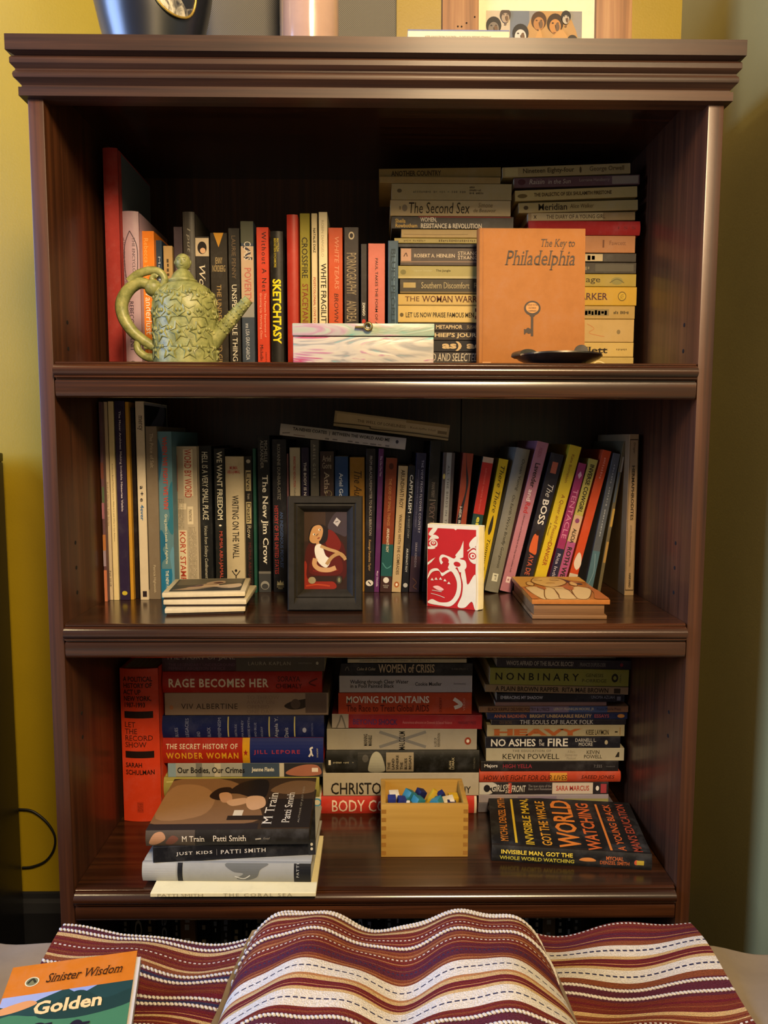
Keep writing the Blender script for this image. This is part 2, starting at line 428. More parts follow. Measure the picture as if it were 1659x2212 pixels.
for x in (BX0 + 0.08, BX1 - 0.08):
    for y in (BY0 + 0.08, BY1 - 0.08): bedpart(MB().box(x - 0.03, x + 0.03, y - 0.03, y + 0.03, 0, 0.14, bev=0.004), 'leg', M_WZ)

# ------------------------------------------------------------------ books
ONES = ['', 'first', 'second', 'third', 'fourth', 'fifth', 'sixth', 'seventh', 'eighth', 'ninth', 'tenth', 'eleventh', 'twelfth', 'thirteenth', 'fourteenth', 'fifteenth', 'sixteenth', 'seventeenth', 'eighteenth', 'nineteenth']
TENS = {2: 'twent', 3: 'thirt', 4: 'fort'}
def nth(n):
    if n < 20: return ONES[n]
    t = TENS[n//10]
    return t + 'ieth' if n % 10 == 0 else t + 'y-' + ONES[n % 10]

def make_book(kind, lying, L, T, Wd, col, prints, name=None, loc=(0, 0, 0), rot=(0, 0, 0), top=None, right=None, pagecol=None):
    """L length of spine, T thickness, Wd depth.  u runs along the reading direction of the spine, v across it, w into the shelf."""
    hb = kind in ('hb', 'cl')
    root = empty(name or ('hardcover_book' if hb else 'paperback_book'), loc, rot)
    if lying: mp = lambda u, v, w: Vector((u - L/2, w, v))
    else: mp = lambda u, v, w: Vector((v - T/2, w, L - u))
    c = min(0.0026 if hb else 0.0006, T*0.28)
    bulge = min(0.0045, T*0.13) if hb else 0.0
    ins = 0.003 if hb else 0.0002
    ns = 8 if hb else 0
    if hb: arc = [(T*i/ns, -bulge*(1 - (2*i/ns - 1)**2)) for i in range(ns + 1)]
    else:
        ch = min(0.0007, T*0.15); arc = [(0, ch), (ch*0.35, ch*0.3), (ch, 0), (T - ch, 0), (T - ch*0.35, ch*0.3), (T, ch)]
    poly = arc + ([(T, 0.004), (T - 0.0011, 0.0065), (T, 0.009)] if hb and T > 0.012 else []) + [(T, Wd), (T - c, Wd), (T - c, c), (c, c), (c, Wd), (0, Wd)] + ([(0, 0.009), (0.0011, 0.0065), (0, 0.004)] if hb and T > 0.012 else [])
    mb = MB(); mb.extrude(poly, lambda p, q, a: mp(a, p, q), 0, L)
    cov = mb.build('cover', cover(col, kind == 'cl'), root, 30 if hb else None)
    pb = MB(); a, b = mp(ins, c, c + 0.0003), mp(L - ins, T - c, Wd - ins - 0.0005)
    pb.box(min(a.x, b.x), max(a.x, b.x), min(a.y, b.y), max(a.y, b.y), min(a.z, b.z), max(a.z, b.z))
    pb.build('page_block', paint(pagecol, 0.9) if pagecol else pages(2 if lying else 0), root)
    def M(a_, b_):
        v = b_*T
        if hb:
            i = min(ns - 1, max(0, int(b_*ns))); f = b_*ns - i; w = arc[i][1]*(1-f) + arc[i+1][1]*f
        else: w = 0.0
        return mp(a_*L, v, w), Vector((0, -1, 0))
    if prints:
        canvas(M, cov, asp=L/T, cuts=[i/ns for i in range(1, ns)] if hb else None, name='spine_print').run(prints)
    if top:
        o, U, V = mp(0, T, 0), mp(1, T, 0) - mp(0, T, 0), mp(0, T, 1) - mp(0, T, 0)
        nrm = (mp(0, 1, 0) - mp(0, 0, 0)).normalized()
        canvas(lambda a, b: (o + U*(a*L) + V*(b*Wd), nrm), cov, asp=L/Wd, name='cover_print').run(top)
    return root

r2_ = []
def upright(row, Zs, x0, x1, yt, Y, kind, col, desc, prints=(), lean=None, ar=0.66, top=None, maxw=None):
    Zs += 0.0003
    """standing book: left and right pixel of its spine at the head, pixel row of the head, depth of the spine"""
    if row is r2_: Y += 0.020
    A, B = P(x0, yt, Y), P(x1, yt, Y)
    if lean is None:
        L = A.z*0.5 + B.z*0.5 - Zs; T = B.x - A.x - 0.0004
        loc = ((A.x + B.x)/2, Y, Zs); rot = (0, 0, 0)
    else:
        C = P(lean[0], lean[1], Y); a = math.atan2(A.x - C.x, A.z - C.z)
        T = (B.x - A.x)*math.cos(a) - 0.0004; L = (A.z - Zs - T*math.sin(a))/math.cos(a)
        rx = A.x - L*math.sin(a) + T*math.cos(a)          # lower right corner rests on the shelf
        loc = (rx - T/2*math.cos(a), Y, Zs + T/2*math.sin(a)); rot = (0, a, 0)
    Wd = min(L*ar, 0.3445 - Y) if maxw is None else maxw
    r = make_book(kind, False, L, T, Wd, col, prints, loc=loc, rot=rot, top=top)
    row.append((r, desc)); return r
def stack(lst, Zs, items, Ydef, where, group):
    """items bottom-up are contiguous; each: (x0, x1, y0, y1, kind, colour, text, prints, options)"""
    z = Zs + 0.0003; out = []
    for it in reversed(items):
        x0, x1, y0, y1, kind, col, desc, prints = it[:8]; o = it[8] if len(it) > 8 else {}
        Y = Ydef + o.get('dy', 0.0)
        if Zs == S1 and int(col[1:3], 16) > 0x70:      # sun-yellowed paper covers
            h = [int(col[k:k+2], 16) for k in (1, 3, 5)]; col = '#%02x%02x%02x' % (min(255, int(h[0]*1.03)), h[1], int(h[2]*.90))
        A, B = P(x0, (y0+y1)/2, Y), P(x1, (y0+y1)/2, Y); zt_ = P((x0+x1)/2, y0, Y).z
        T = max(0.0025, zt_ - z); tilt = o.get('tilt', 0.0)
        if o.get('gap'): z = P((x0+x1)/2, y1, Y).z; T = zt_ - z
        L = B.x - A.x; Wd = min(o.get('w', L*0.64), 0.3445 - Y)
        r = make_book(kind, True, L, T - 0.0005, Wd, col, prints, loc=((A.x + B.x)/2, Y, z + 0.0001), rot=(0, -tilt, o.get('yaw', 0.0)), top=o.get('top'))
        out.append((r, desc)); z = zt_
    out.reverse(); n = len(out)
    for i, (r, d) in enumerate(out):
        pos = 'topmost' if i == 0 else ('bottom book' if i == n - 1 else nth(i + 1) + ' from top')
        tag(r, f'{d}, {pos} in {where}', 'book', group)
def label_row(row, where, group):
    for i, (r, d) in enumerate(row): tag(r, f'{d}, {nth(i+1)} from left {where}', 'book', group)

BK, WH, CR_, RD, YL, GR = '#131212', '#e8e0d0', '#d9c9a0', '#b02a1c', '#e0c83c', '#8a8678'
sb = dict(bold=0.012); b2 = dict(bold=0.022)

_mr = random.Random(11)
def mk(a0, a1, b0, b1, col, n=12):
    """worn, unreadable print: a run of small marks"""
    out = []; st = (a1 - a0)/n
    for i in range(n):
        if _mr.random() < .14: continue
        h = (b1 - b0)*_mr.uniform(.0, .3); out.append(('k', a0 + st*i, a0 + st*(i + _mr.uniform(.45, .8)), b0 + h*(i % 2), b1 - h, col))
    return out
# ---------------- upper shelf, standing row
r1 = []; Y1 = 0.185
U = lambda *a, **k: upright(r1, S1, *a, **k)
U(221, 253, 320, 0.150, 'cl', '#8a2f2c', 'very tall dark red cloth hardback', [('t', 'R', .955, .975, .3, .6, '#4a1a18', dict(rot=90))], ar=0.5, top=[('r', .006, .994, .10, .994, '#565c64')])
U(261, 299, 457, 0.165, 'hb', '#a58a98', 'lilac hardback with a dark oval ornament', [('l', [(.12, .5), (.2, .85), (.3, .9), (.42, .8), (.52, .5), (.42, .25), (.3, .14), (.2, .2), (.12, .5)], .05, '#4a3a48'), ('t', 'THE ENCYCLOPEDIA', .16, .46, .62, .78, '#4a3a48', dict(serif=1)), ('t', 'of DOUBLE CONSCIOUSNESS', .16, .5, .1, .2, '#4a3a48'), ('t', 'REBECCA  SOLNIT', .55, .86, .38, .62, '#3a2a3a', dict(serif=1)), ('e', .94, .5, .02, .18, '#6a5262')])
U(301, 332, 499, 0.180, 'pb', '#d97a22', 'orange paperback with white lettering', [('t', 'Rebecca Solnit', .05, .35, .3, .6, '#e8a860'), ('t', 'Wanderlust', .38, .72, .3, .75, WH, dict(serif=1)), ('t', 'A History', .76, .9, .35, .6, '#f0c090')])
U(335, 349, 519, 0.190, 'pb', '#27384f', 'slim navy paperback', [('t', 'Men Explain', .12, .5, .3, .75, '#a8b4c4')])
U(352, 372, 531, 0.188, 'pb', '#a88a5c', 'tan paperback with a dark leaf picture', [('p', [(.45, 0), (.5, .4), (.48, .7), (.55, 1), (.9, 1), (.9, 0)], '#3c3424'), *mk(.1, .32, .35, .62, '#4a3a24', 6)])
U(374, 393, 490, 0.186, 'pb', '#3c3038', 'dark plum paperback with faint lettering', [('t', 'ABOLITION', .2, .6, .25, .75, '#7a6c74')])
U(394, 420, 458, 0.180, 'hb', '#3e3a36', 'tall dark grey hardback', [('t', 'I put a spell on you', .1, .7, .3, .65, '#8a867c', dict(shear=.2))])
U(421, 451, 511, 0.183, 'pb', '#262220', 'black paperback with a portrait at its head', [('r', .01, .14, .0, 1, '#b8a890'), ('e', .08, .5, .045, .34, '#1c1614'), ('e', .10, .55, .02, .2, '#c8a080'), ('t', 'Woman', .2, .52, .25, .7, '#cfc6b4', dict(shear=.25, serif=1))])
U(453, 490, 503, 0.184, 'pb', '#2b2620', 'black paperback with a gold triangle at its head', [('p', [(.0, .2), (.0, .8), (.1, .5)], '#b8862c'), ('t', 'JENNY\nNORDBERG', .17, .27, .12, .88, '#a89468', dict(rot=90, align='CENTER')), ('t', 'THE UNDERGROUND GIRLS', .36, .97, .36, .62, '#a88c58', dict(serif=1))])
U(492, 517, 493, 0.184, 'pb', '#25221f', 'black paperback with thin white capitals', [('t', 'LAURIE PENNY', .05, .34, .3, .65, '#6c5a44'), ('t', 'UNSPEAKABLE THINGS', .38, .93, .26, .70, '#d8d2c2')])
U(519, 547, 478, 0.182, 'pb', '#394352', 'paperback with a cloudy blue and beige photo spine', [('r', 0, .14, 0, 1, '#4a4c40'), ('r', .16, .52, 0, 1, '#b49c84'), ('l', [(.16, .2), (.2, .7), (.23, .3), (.24, .9)], .2, '#3a3440'), ('r', .52, .62, 0, 1, '#8a8a88'), ('t', 'CLASS', .13, .25, .25, .8, '#c8c0b4'), ('t', 'POVERTY', .30, .52, .25, .8, '#b0645c', dict(bold=.01)), ('t', 'ana LISA GRAY-GARCIA', .66, .90, .3, .6, '#c0c4cc'), ('l', [(.94, .15), (.955, .5), (.94, .85)], .1, '#c86a4a'), ('l', [(.955, .5), (.99, .5)], .1, '#c86a4a')])
U(553, 580, 491, 0.184, 'pb', '#bc3a20', 'orange-red paperback with black handwriting type', [('t', 'Without A Net', .03, .43, .42, .8, '#241410', dict(space=1.3)), ('t', 'The Female Experience of', .44, .74, .55, .75, '#e0a890'), ('t', 'Growing Up Working Class', .44, .75, .2, .4, '#e0a890'), ('t', 'Michelle Tea', .79, .96, .2, .46, '#2a1410', dict(serif=1)), ('t', 'edited by', .84, .92, .62, .75, '#2a1410'), ('e', .985, .5, .014, .25, '#e8d8c0')])
U(583, 611, 500, 0.182, 'hb', '#1e1c1a', 'black hardback with fat yellow capitals', [('t', 'MATTILDA\nBERNSTEIN SYCAMORE', .05, .25, .3, .7, '#b0a030', dict(bold=.01)), ('t', 'SKETCHTASY', .33, .78, .16, .84, '#e0d020', dict(bold=.03)), ('e', .99, .45, .022, .3, '#c8b828')])
U(619, 643, 464, 0.176, 'hb', '#a12f22', 'tall glossy red hardback', [('r', .945, 1, .0, .9, '#ded2b8')])
U(647, 669, 461, 0.186, 'pb', '#8b8224', 'olive paperback with dark and rust capitals', [('t', 'CROSSFIRE', .145, .395, .18, .78, '#2a2412', dict(bold=.012)), ('t', 'STACEYANN', .43, .70, .2, .8, '#7c3420', dict(bold=.012))])
U(672, 685, 461, 0.186, 'pb', '#cbbb94', 'narrow cream paperback with red lower lettering', [('t', 'NATALIE DIAZ', .09, .24, .3, .72, '#241c14', b2), ('t', 'POSTCOLONIAL LOVE POEM', .39, .70, .3, .72, '#a03020', sb)])
U(688, 707, 458, 0.184, 'pb', '#d8caa4', 'cream paperback with big black capitals', [('t', 'ROBIN DIANGELO', .05, .27, .3, .6, '#a09476'), ('t', 'WHITE FRAGILITY', .31, .70, .22, .86, '#181410', dict(bold=.012)), ('t', 'WHY IT IS SO HARD', .72, .95, .1, .3, '#302820')])
U(709, 740, 492, 0.186, 'pb', '#b8481c', 'burnt orange paperback with sketchy capitals', [('t', 'WHITE TEARS', .06, .41, .44, .74, '#d08a68', dict(shear=.15)), ('t', 'BROWN SCARS', .44, .80, .40, .70, '#4a2012', dict(shear=.15)), ('t', 'R', .86, .92, .3, .8, '#d88050')])
U(743, 775, 491, 0.186, 'pb', '#2c2320', 'dark brown paperback with tall narrow beige capitals', [('e', .055, .5, .026, .2, '#b8a888'), ('e', .055, .5, .016, .12, '#2c2320'), ('t', 'PORNOGRAPHY', .17, .45, .16, .84, '#8c7c60', dict(bold=.006)), ('t', 'ANDREA DWORKIN', .49, .82, .16, .84, '#8c7c60', dict(bold=.006))])
U(779, 793, 527, 0.188, 'pb', '#231c1a', 'thin black paperback with a small red dot', [('t', 'ZANGO', .44, .54, .3, .7, WH, sb), ('e', .585, .5, .02, .3, '#a83020'), ('t', 'JUSTIN VIVIAN', .62, .95, .3, .72, WH, sb)])
U(795, 832, 526, 0.184, 'pb', '#bd6350', 'salmon pink paperback with thin dark capitals', [('t', 'PAUL TAKES THE FORM OF A MORTAL GIRL', .11, .87, .42, .58, '#28140f', sb)])
U(838, 861, 520, 0.178, 'pb', '#2c4554', 'worn blue paperback beside the left paperback stack', [('l', [(.1, .7), (.3, .6), (.55, .72), (.8, .66)], .06, '#6a8088'), ('l', [(.08, .3), (.25, .2), (.5, .36), (.66, .3)], .05, '#182830'), ('t', 'BLUES PEOPLE', .06, .62, .3, .7, '#1c3038', sb), ('t', 'LeRoi', .70, .92, .22, .7, '#c8b884', dict(bold=.02))])
label_row(r1, 'on the upper shelf', 'standing books on the upper shelf')

# ---------------- upper shelf, two stacks of small paperbacks
T1, T2, T3 = '#8f7b4e', '#a08a5c', '#b49c68'
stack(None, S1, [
 (819, 1082, 362, 381, 'pb', '#7d6638', 'yellowed tan paperback with brown capitals', [('t', 'ANOTHER COUNTRY', .10, .51, .2, .75, '#33240f', b2)], dict(dy=.005, tilt=.02)),
 (820, 1081, 381, 396, 'pb', '#8a7246', 'plain light brown paperback', []),
 (846, 1105, 396, 431, 'pb', '#94825c', 'dusty beige paperback with tiny grey lettering', [*mk(.18, .62, .42, .56, '#6a5c3c', 26), *mk(.65, .71, .72, .84, '#4a3c24', 5), *mk(.65, .75, .54, .66, '#4a3c24', 8), *mk(.65, .77, .36, .48, '#4a3c24', 9), ('e', .065, .55, .02, .12, '#5a4a2c')]),
 (843, 1103, 432, 467, 'pb', '#a8926a', 'beige paperback with swashy black title', [('t', 'The Second Sex', .155, .66, .16, .86, '#231808', dict(shear=.12)), ('t', 'Simone', .73, .85, .55, .85, '#6a5838', dict(shear=.2)), ('t', 'de Beauvoir', .69, .88, .25, .48, '#5a4a2c', dict(shear=.2)), ('e', .12, .5, .022, .22, '#7a684a'), ('t', 'B', .075, .09, .4, .6, '#4a3c24')]),
 (846, 1109, 467, 495, 'pb', '#241c16', 'black paperback with yellow and white lettering', [('t', 'Sheila\nRowbotham', .03, .21, .1, .8, '#c8a048', dict(bold=.012)), ('t', 'WOMEN,', .235, .37, .5, .92, '#cfc0a0', b2), ('t', 'RESISTANCE & REVOLUTION', .24, .74, .04, .44, '#cfc0a0', b2), ('r', .22, .98, .9, 1, '#7a281c')]),
 (867, 1107, 495, 514, 'pb', '#9c8454', 'creased light tan paperback', [('l', [(.02, .4), (.3, .36), (.6, .42)], .06, '#7a643c')]),
 (852, 1104, 514, 526, 'pb', '#8f8148', 'thin yellowed paperback', [*mk(.08, .27, .3, .7, '#6a5a28', 12), *mk(.38, .7, .3, .75, '#5a4a20', 18)]),
 (858, 1106, 526, 535, 'pb', '#1e1c22', 'thin black paperback without visible lettering', []),  # shadowed gap in the stack, its shade built as a black volume
 (865, 1108, 535, 574, 'pb', '#3a2c24', 'dark brown paperback with pink label end', [('r', .005, .095, .25, .95, '#b08a74'), ('t', 'ROBERT A. HEINLEIN', .12, .485, .45, .66, '#c8b494', dict(serif=1, bold=.01)), ('t', 'STRANGER IN A\nSTRANGE LAND', .51, .85, .35, .8, '#c8b494', dict(serif=1)), ('l', [(0, .2), (.5, .22), (1, .2)], .07, '#7a6450'), ('l', [(.03, .5), (.05, .7), (.06, .5)], .05, '#4a2c24')]),
 (860, 1106, 574, 602, 'pb', '#8c8452', 'greenish tan paperback with worn title', [('t', 'Upton Sinclair', .14, .3, .5, .7, '#b0a878'), ('t', 'The Jungle', .33, .46, .5, .72, '#3c3418', sb), ('r', 0, 1, 0, .18, '#a89a68'), ('e', .045, .5, .025, .2, '#6e683c')]),
 (864, 1106, 602, 635, 'pb', '#2e2616', 'dark brown paperback with tan edge stripe', [('r', .03, .14, .4, .75, '#a08c58'), ('t', 'Southern Discomfort', .19, .62, .36, .78, '#a8966a', dict(serif=1)), ('t', 'Rita Mae', .66, .9, .4, .75, '#8c7c54'), ('r', 0, 1, .03, .14, '#6c5a34')]),
 (860, 1108, 635, 660, 'pb', '#b39a5e', 'straw coloured paperback with dark red capitals', [('t', 'THE', .06, .185, .36, .78, '#4a1e10', dict(serif=1)), ('t', 'WOMAN WARRIOR', .205, .80, .28, .85, '#4a1e10', dict(serif=1, bold=.01)), ('r', 0, 1, 0, .08, '#8c7440')]),
 (859, 1108, 660, 697, 'pb', '#bca468', 'thick straw paperback with black capitals', [('t', 'LET US NOW PRAISE FAMOUS MEN', .07, .66, .3, .6, '#231a0c', dict(bold=.016)), ('e', .035, .45, .016, .12, '#5a4a24'), ('r', .67, .9, .65, .85, '#4a2014'), ('r', .67, .9, .2, .4, '#6a3a20')]),
 (862, 1106, 697, 715, 'pb', '#2a2220', 'black paperback with small cream capitals', [('t', 'ILLNESS AS METAPHOR', .1, .56, .25, .75, '#c0a87c', b2), ('t', 'SUSAN SONTAG', .6, .84, .3, .7, '#94805c', sb)]),
 (862, 1106, 715, 735, 'pb', '#332a24', 'dark paperback with bold cream capitals', [('t', "THE THIEF'S JOURNAL", .12, .82, .2, .82, '#c8b080', b2)]),
 (862, 1106, 735, 760, 'pb', '#1d1a1c', 'black paperback with large rounded cream letters', [('t', 'as) acm', .38, .85, .08, .92, '#c0a474', dict(bold=.04))]),
 (860, 1108, 760, 790, 'pb', '#3a3430', 'charcoal paperback with italic white capitals', [('t', 'HERLAND AND SELECTED STORIES', .1, .9, .62, .95, '#c0b49c', dict(serif=1, shear=.15)), ('t', 'CHARLOTTE PERKINS', .3, .85, .26, .56, '#b0a48c', dict(serif=1, shear=.2)), ('t', 'EDITED AND WITH AN INTRODUCTION', .36, .8, .05, .2, '#8c8270')]),
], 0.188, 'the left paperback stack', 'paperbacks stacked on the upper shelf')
stack(None, S1, [
 (1086, 1362, 356, 379, 'pb', '#93825a', 'beige paperback with blurry brown title', [('t', 'Nineteen Eighty-four', .16, .56, .2, .8, '#3c2f1a', dict(bold=.012)), ('t', 'George Orwell', .68, .95, .2, .8, '#54442a', sb), ('e', .61, .5, .008, .3, '#4a3a20'), ('r', .02, .12, .1, .9, '#a8945c')], dict(tilt=.040, gap=1)),
 (1111, 1382, 380, 402, 'pb', '#5c3f3a', 'faded maroon paperback with whitish title', [('t', 'Raisin', .12, .24, .3, .8, '#b0a084', dict(shear=.2)), ('t', 'in the Sun', .27, .45, .3, .75, '#b0a084', dict(shear=.2)), ('t', 'Lorraine Hansberry', .52, .76, .35, .75, '#94846a'), ('r', .78, .99, .1, .9, '#8a7a60'), ('e', .06, .55, .03, .3, '#4a2826')], dict(tilt=.034, gap=1)),
 (1113, 1377, 406, 430, 'pb', '#a8935e', 'straw paperback with tiny bold capitals', [('t', 'THE DIALECTIC OF SEX SHULAMITH FIRESTONE', .155, .79, .35, .7, '#3a2c14', b2), ('e', .06, .45, .04, .2, '#6a5428')], dict(tilt=.042, gap=1)),
 (1121, 1378, 434, 457, 'pb', '#a28d5c', 'tan paperback with blackletter style title', [('t', 'Meridian', .165, .405, .2, .85, '#2c2010', dict(bold=.012)), ('t', 'Alice Walker', .43, .63, .35, .75, '#4a3a20', dict(shear=.15)), ('e', .06, .5, .02, .2, '#4a3820')], dict(tilt=.034, gap=1)),
 (1141, 1372, 458, 477, 'pb', '#7e6744', 'brown paperback with cream title strip', [('r', .03, .70, .1, .95, '#a08c60'), ('t', 'THE DIARY OF A YOUNG GIRL', .17, .72, .25, .75, '#40301a', sb), ('t', 'x', .05, .08, .3, .7, '#40301a', b2)], dict(tilt=.016, gap=1)),
 (1141, 1382, 477, 507, 'cl', '#8c2526', 'plain red cloth hardback', [('t', 'I S S', .8, .96, .4, .6, '#6a1a1c')]),
 (1120, 1372, 508, 545, 'pb', '#9a6a48', 'salmon brown paperback', [('t', 'Fawcett', .78, .92, .45, .7, '#744c30'), ('r', .72, .735, .3, .75, '#6a4228')]),
 (1116, 1374, 546, 565, 'pb', '#2a241e', 'glossy black paperback with pale label', [('r', .3, .72, .1, .9, '#a89878'), *mk(.45, .7, .2, .75, '#3a3024', 7)]),
 (1114, 1374, 566, 590, 'pb', '#2e2820', 'glossy black paperback with grey end panel', [*mk(.4, .62, .3, .7, '#6c6450', 10), ('r', .66, .98, .2, .85, '#4a463c')]),
 (1116, 1374, 591, 618, 'pb', '#8e7e38', 'mustard paperback with grey emblem', [('t', 'age', .58, .70, .2, .65, '#2c2410', dict(serif=1)), ('e', .84, .45, .05, .3, '#7c7440'), ('l', [(.78, .3), (.84, .6), (.9, .3)], .06, '#585230')]),
 (1114, 1375, 619, 659, 'pb', '#a8892c', 'yellow paperback with plum capitals', [('t', 'DOROTHY PARKER', .1, .76, .3, .68, '#4a2a2c', dict(bold=.015)), ('e', .88, .5, .035, .26, '#6a5420'), ('e', .88, .5, .028, .2, '#b8982f'), ('t', 'PEN', .865, .895, .38, .62, '#6a5420', dict(rot=90))]),
 (1118, 1371, 660, 688, 'pb', '#9a8250', 'tan paperback with dark blotted title', [('r', .35, .78, .25, .75, '#7c6c48'), *mk(.52, .77, .3, .7, '#4a4434', 9), *mk(.82, .95, .38, .62, '#4a3c20', 9)]),
 (1116, 1369, 689, 738, 'pb', '#a89064', 'thick pale tan paperback', [('e', .87, .45, .016, .1, '#7a6844'), ('l', [(.6, .8), (.66, .6), (.62, .4), (.75, .24)], .02, '#b0683c')]),
 (1118, 1368, 739, 770, 'pb', '#b09a62', 'straw paperback with bold black letters', [('t', 'Kate Millett', .2, .78, .25, .7, '#241a0c', dict(serif=1, bold=.02)), *mk(.84, .96, .45, .6, '#6a5830', 9)]),
 (1114, 1368, 771, 790, 'pb', '#a4905c', 'crackled tan paperback', [('l', [(.4, .5), (.5, .8), (.6, .4), (.7, .8), (.8, .5)], .06, '#d0c08c')]),
], 0.190, 'the right paperback stack', 'paperbacks stacked on the upper shelf')

# ---------------- middle shelf, standing row
r2 = r2_
U = lambda *a, **k: upright(r2, S2, *a, **k)
U(212, 219, 868, 0.108, 'pb', '#5c4048', 'thin magazine with a collaged colourful spine', [('r', .3, .38, 0, 1, '#6a3c34'), ('r', .42, .5, .2, 1, '#4a5a44'), ('r', .5, .58, 0, .8, '#8a5a68'), ('r', .66, .74, 0, 1, '#a0683c'), ('r', .74, .82, 0, .9, '#8c7c8c'), ('r', .84, 1, 0, 1, '#b06c50')])
U(222, 231, 868, 0.118, 'pb', '#b8a78c', 'thin cream booklet with small lettering', [('t', 'Radical Dharma Talk Series', .4, .62, .3, .7, '#6a5c48'), ('t', 'Fall 2018', .85, .93, .3, .7, '#3a3024')], ar=.55)
U(232, 244, 867, 0.117, 'pb', '#cfbe92', 'cream booklet with a long line of small type', [('t', 'Evidence-Based Midwifery Care: What It Is and What It Can Achieve', .31, .70, .35, .65, '#4a3c28')], ar=.55)
U(246, 268, 866, 0.118, 'pb', '#2b2140', 'tall purple book with white type and yellow dot', [('t', 'The Mazer Archives: Making Invisible Histories Visible', .05, .55, .36, .62, '#c8c0cc', sb), ('e', .965, .5, .011, .28, '#b8a838')], ar=.55)
U(269, 277, 868, 0.120, 'pb', '#b88a2e', 'narrow golden yellow book', [], ar=.55)
U(278, 290, 880, 0.128, 'pb', '#1b1517', 'narrow black book', [], ar=.55)
U(291, 310, 867, 0.119, 'pb', '#c9bda8', 'tall white book with black and blue lettering', [('t', 'mercy', .07, .145, .2, .78, '#28242a', dict(serif=1)), ('t', 'a + e', .42, .50, .3, .7, '#20202a', b2), ('t', '4ever', .515, .595, .3, .72, '#3a6898', b2), ('r', .955, .985, .3, .8, '#2a2024')], ar=.42,
  top=[('r', .005, .95, .02, .98, '#17181c'), ('p', [(.0, .75), (.06, .55), (.14, .2), (.3, .1), (.3, .5), (.16, .7), (.05, .9)], '#56566a', True), ('l', [(.01, .03), (.01, .97)], .03, '#8a8690')])
U(313, 338, 921, 0.123, 'pb', '#75695a', 'taupe paperback with pale lettering', [('t', 'The Price of Salt', .04, .235, .38, .68, '#b8ac98'), ('t', 'Patricia Highsmith', .80, .96, .35, .62, '#c0b49c')])
U(339, 370, 932, 0.128, 'pb', '#567c8c', 'blue picture-spined paperback with red title', [('p', [(.05, .0), (.12, .3), (.2, .25), (.3, 0)], '#2c5878', True), ('p', [(.3, 1), (.4, .6), (.5, .75), (.56, .55), (.6, 1)], '#2c6c86', True), ('p', [(.6, 0), (.66, .5), (.7, .2), (.75, .45), (.8, .1), (1, .3), (1, 0)], '#206084', True), ('r', .82, 1, 0, 1, '#1f6c98'), ('p', [(.7, 1), (.74, .7), (.86, .85), (.95, .7), (1, 1)], '#5c8ca8', True), ('t', 'WHEN WE FIGHT WE WIN', .03, .46, .34, .68, '#b04840', dict(bold=.03)), ('t', 'Greg Jobin-Leeds and AgitArte', .49, .79, .34, .58, '#c8ccb8', sb), ('t', 'THE NEW PRESS', .83, .97, .36, .58, '#d8dccc', sb)])
U(377, 425, 964, 0.155, 'hb', '#a89c88', 'thick newsprint-patterned hardback with red handwriting', [('r', .02, .33, .4, .82, '#cbbfa6'), ('r', .38, .42, .15, .5, '#c8bca4'), ('r', .40, .52, .55, .8, '#cbbfa6'), ('r', .56, .98, .1, .5, '#cfc3a8'), ('l', [(.06, .08), (.3, .08)], .06, '#a04434'), *sum([mk(.35, .55, .06 + .05*q, .085 + .05*q, '#6c6454', 22) for q in range(7)], []), *sum([mk(.54, .95, .58 + .05*q, .605 + .05*q, '#6c6454', 40) for q in range(7)], []), ('t', 'WORD BY WORD', .02, .34, .45, .76, '#a8402e', dict(bold=.01)), ('t', 'KORY STAMPER', .57, .97, .16, .44, '#a8402e', dict(bold=.01)), ('t', 'PANTHEON', .42, .5, .6, .74, '#5a4a3c', dict(serif=1))])
U(427, 456, 963, 0.168, 'pb', '#17191c', 'black paperback with hand-drawn white title', [('t', 'HELL IS A VERY SMALL PLACE', .04, .50, .28, .72, '#c8c6b8', dict(bold=.01, shear=.1)), ('t', 'Voices from Solitary Confinement', .54, .90, .3, .62, '#b4b2a4', dict(shear=.2)), ('e', .965, .5, .02, .3, '#8a887c')])
U(461, 485, 969, 0.170, 'pb', '#1c1d1c', 'black paperback with white and red capitals', [('t', 'WE WANT FREEDOM', .02, .49, .26, .76, '#d4d0bc', dict(bold=.018)), ('e', .53, .5, .006, .12, WH), ('t', 'MUMIA ABU-JAMAL', .57, .90, .3, .7, '#a8493c', sb), ('r', .925, .97, .3, .7, '#d8d4c4')])
U(486, 526, 986, 0.165, 'hb', '#b6aa8e', 'cream hardback with condensed black capitals', [('t', 'MUMIA\nABU-JAMAL', .07, .13, .12, .82, '#a8403c', dict(rot=90, align='CENTER', bold=.01)), ('t', 'WRITING ON THE WALL', .28, .74, .36, .72, '#1d1a18', dict(bold=.008)), ('l', [(.83, .3), (.865, .52), (.83, .74)], .05, '#201c1a'), ('l', [(.865, .52), (.915, .52)], .06, '#201c1a'), ('e', .83, .52, .01, .07, '#201c1a'), ('t', 'CITY', .93, .94, .35, .65, '#4a443c', dict(rot=90))])
U(528, 544, 986, 0.170, 'pb', '#1e1c1a', 'narrow black paperback with typewriter label letters', [('e', .035, .5, .014, .3, '#a8a294'), ('r', .10, .25, .1, .85, '#a89c78'), ('t', 'Live', .11, .24, .2, .8, '#1c1a14', dict(serif=1)), ('t', 'from', .27, .31, .3, .7, '#a8a294'), ('r', .33, .49, .1, .85, '#a89c78'), ('t', 'Death', .34, .48, .2, .8, '#1c1a14', dict(serif=1)), ('t', 'Row', .50, .60, .25, .8, '#b8ae94', dict(serif=1)), ('t', 'MUMIA ABU-JAMAL', .63, .98, .25, .75, '#5a2c28')])
U(545, 552, 969, 0.168, 'pb', '#1d4a40', 'very thin dark green book', [])
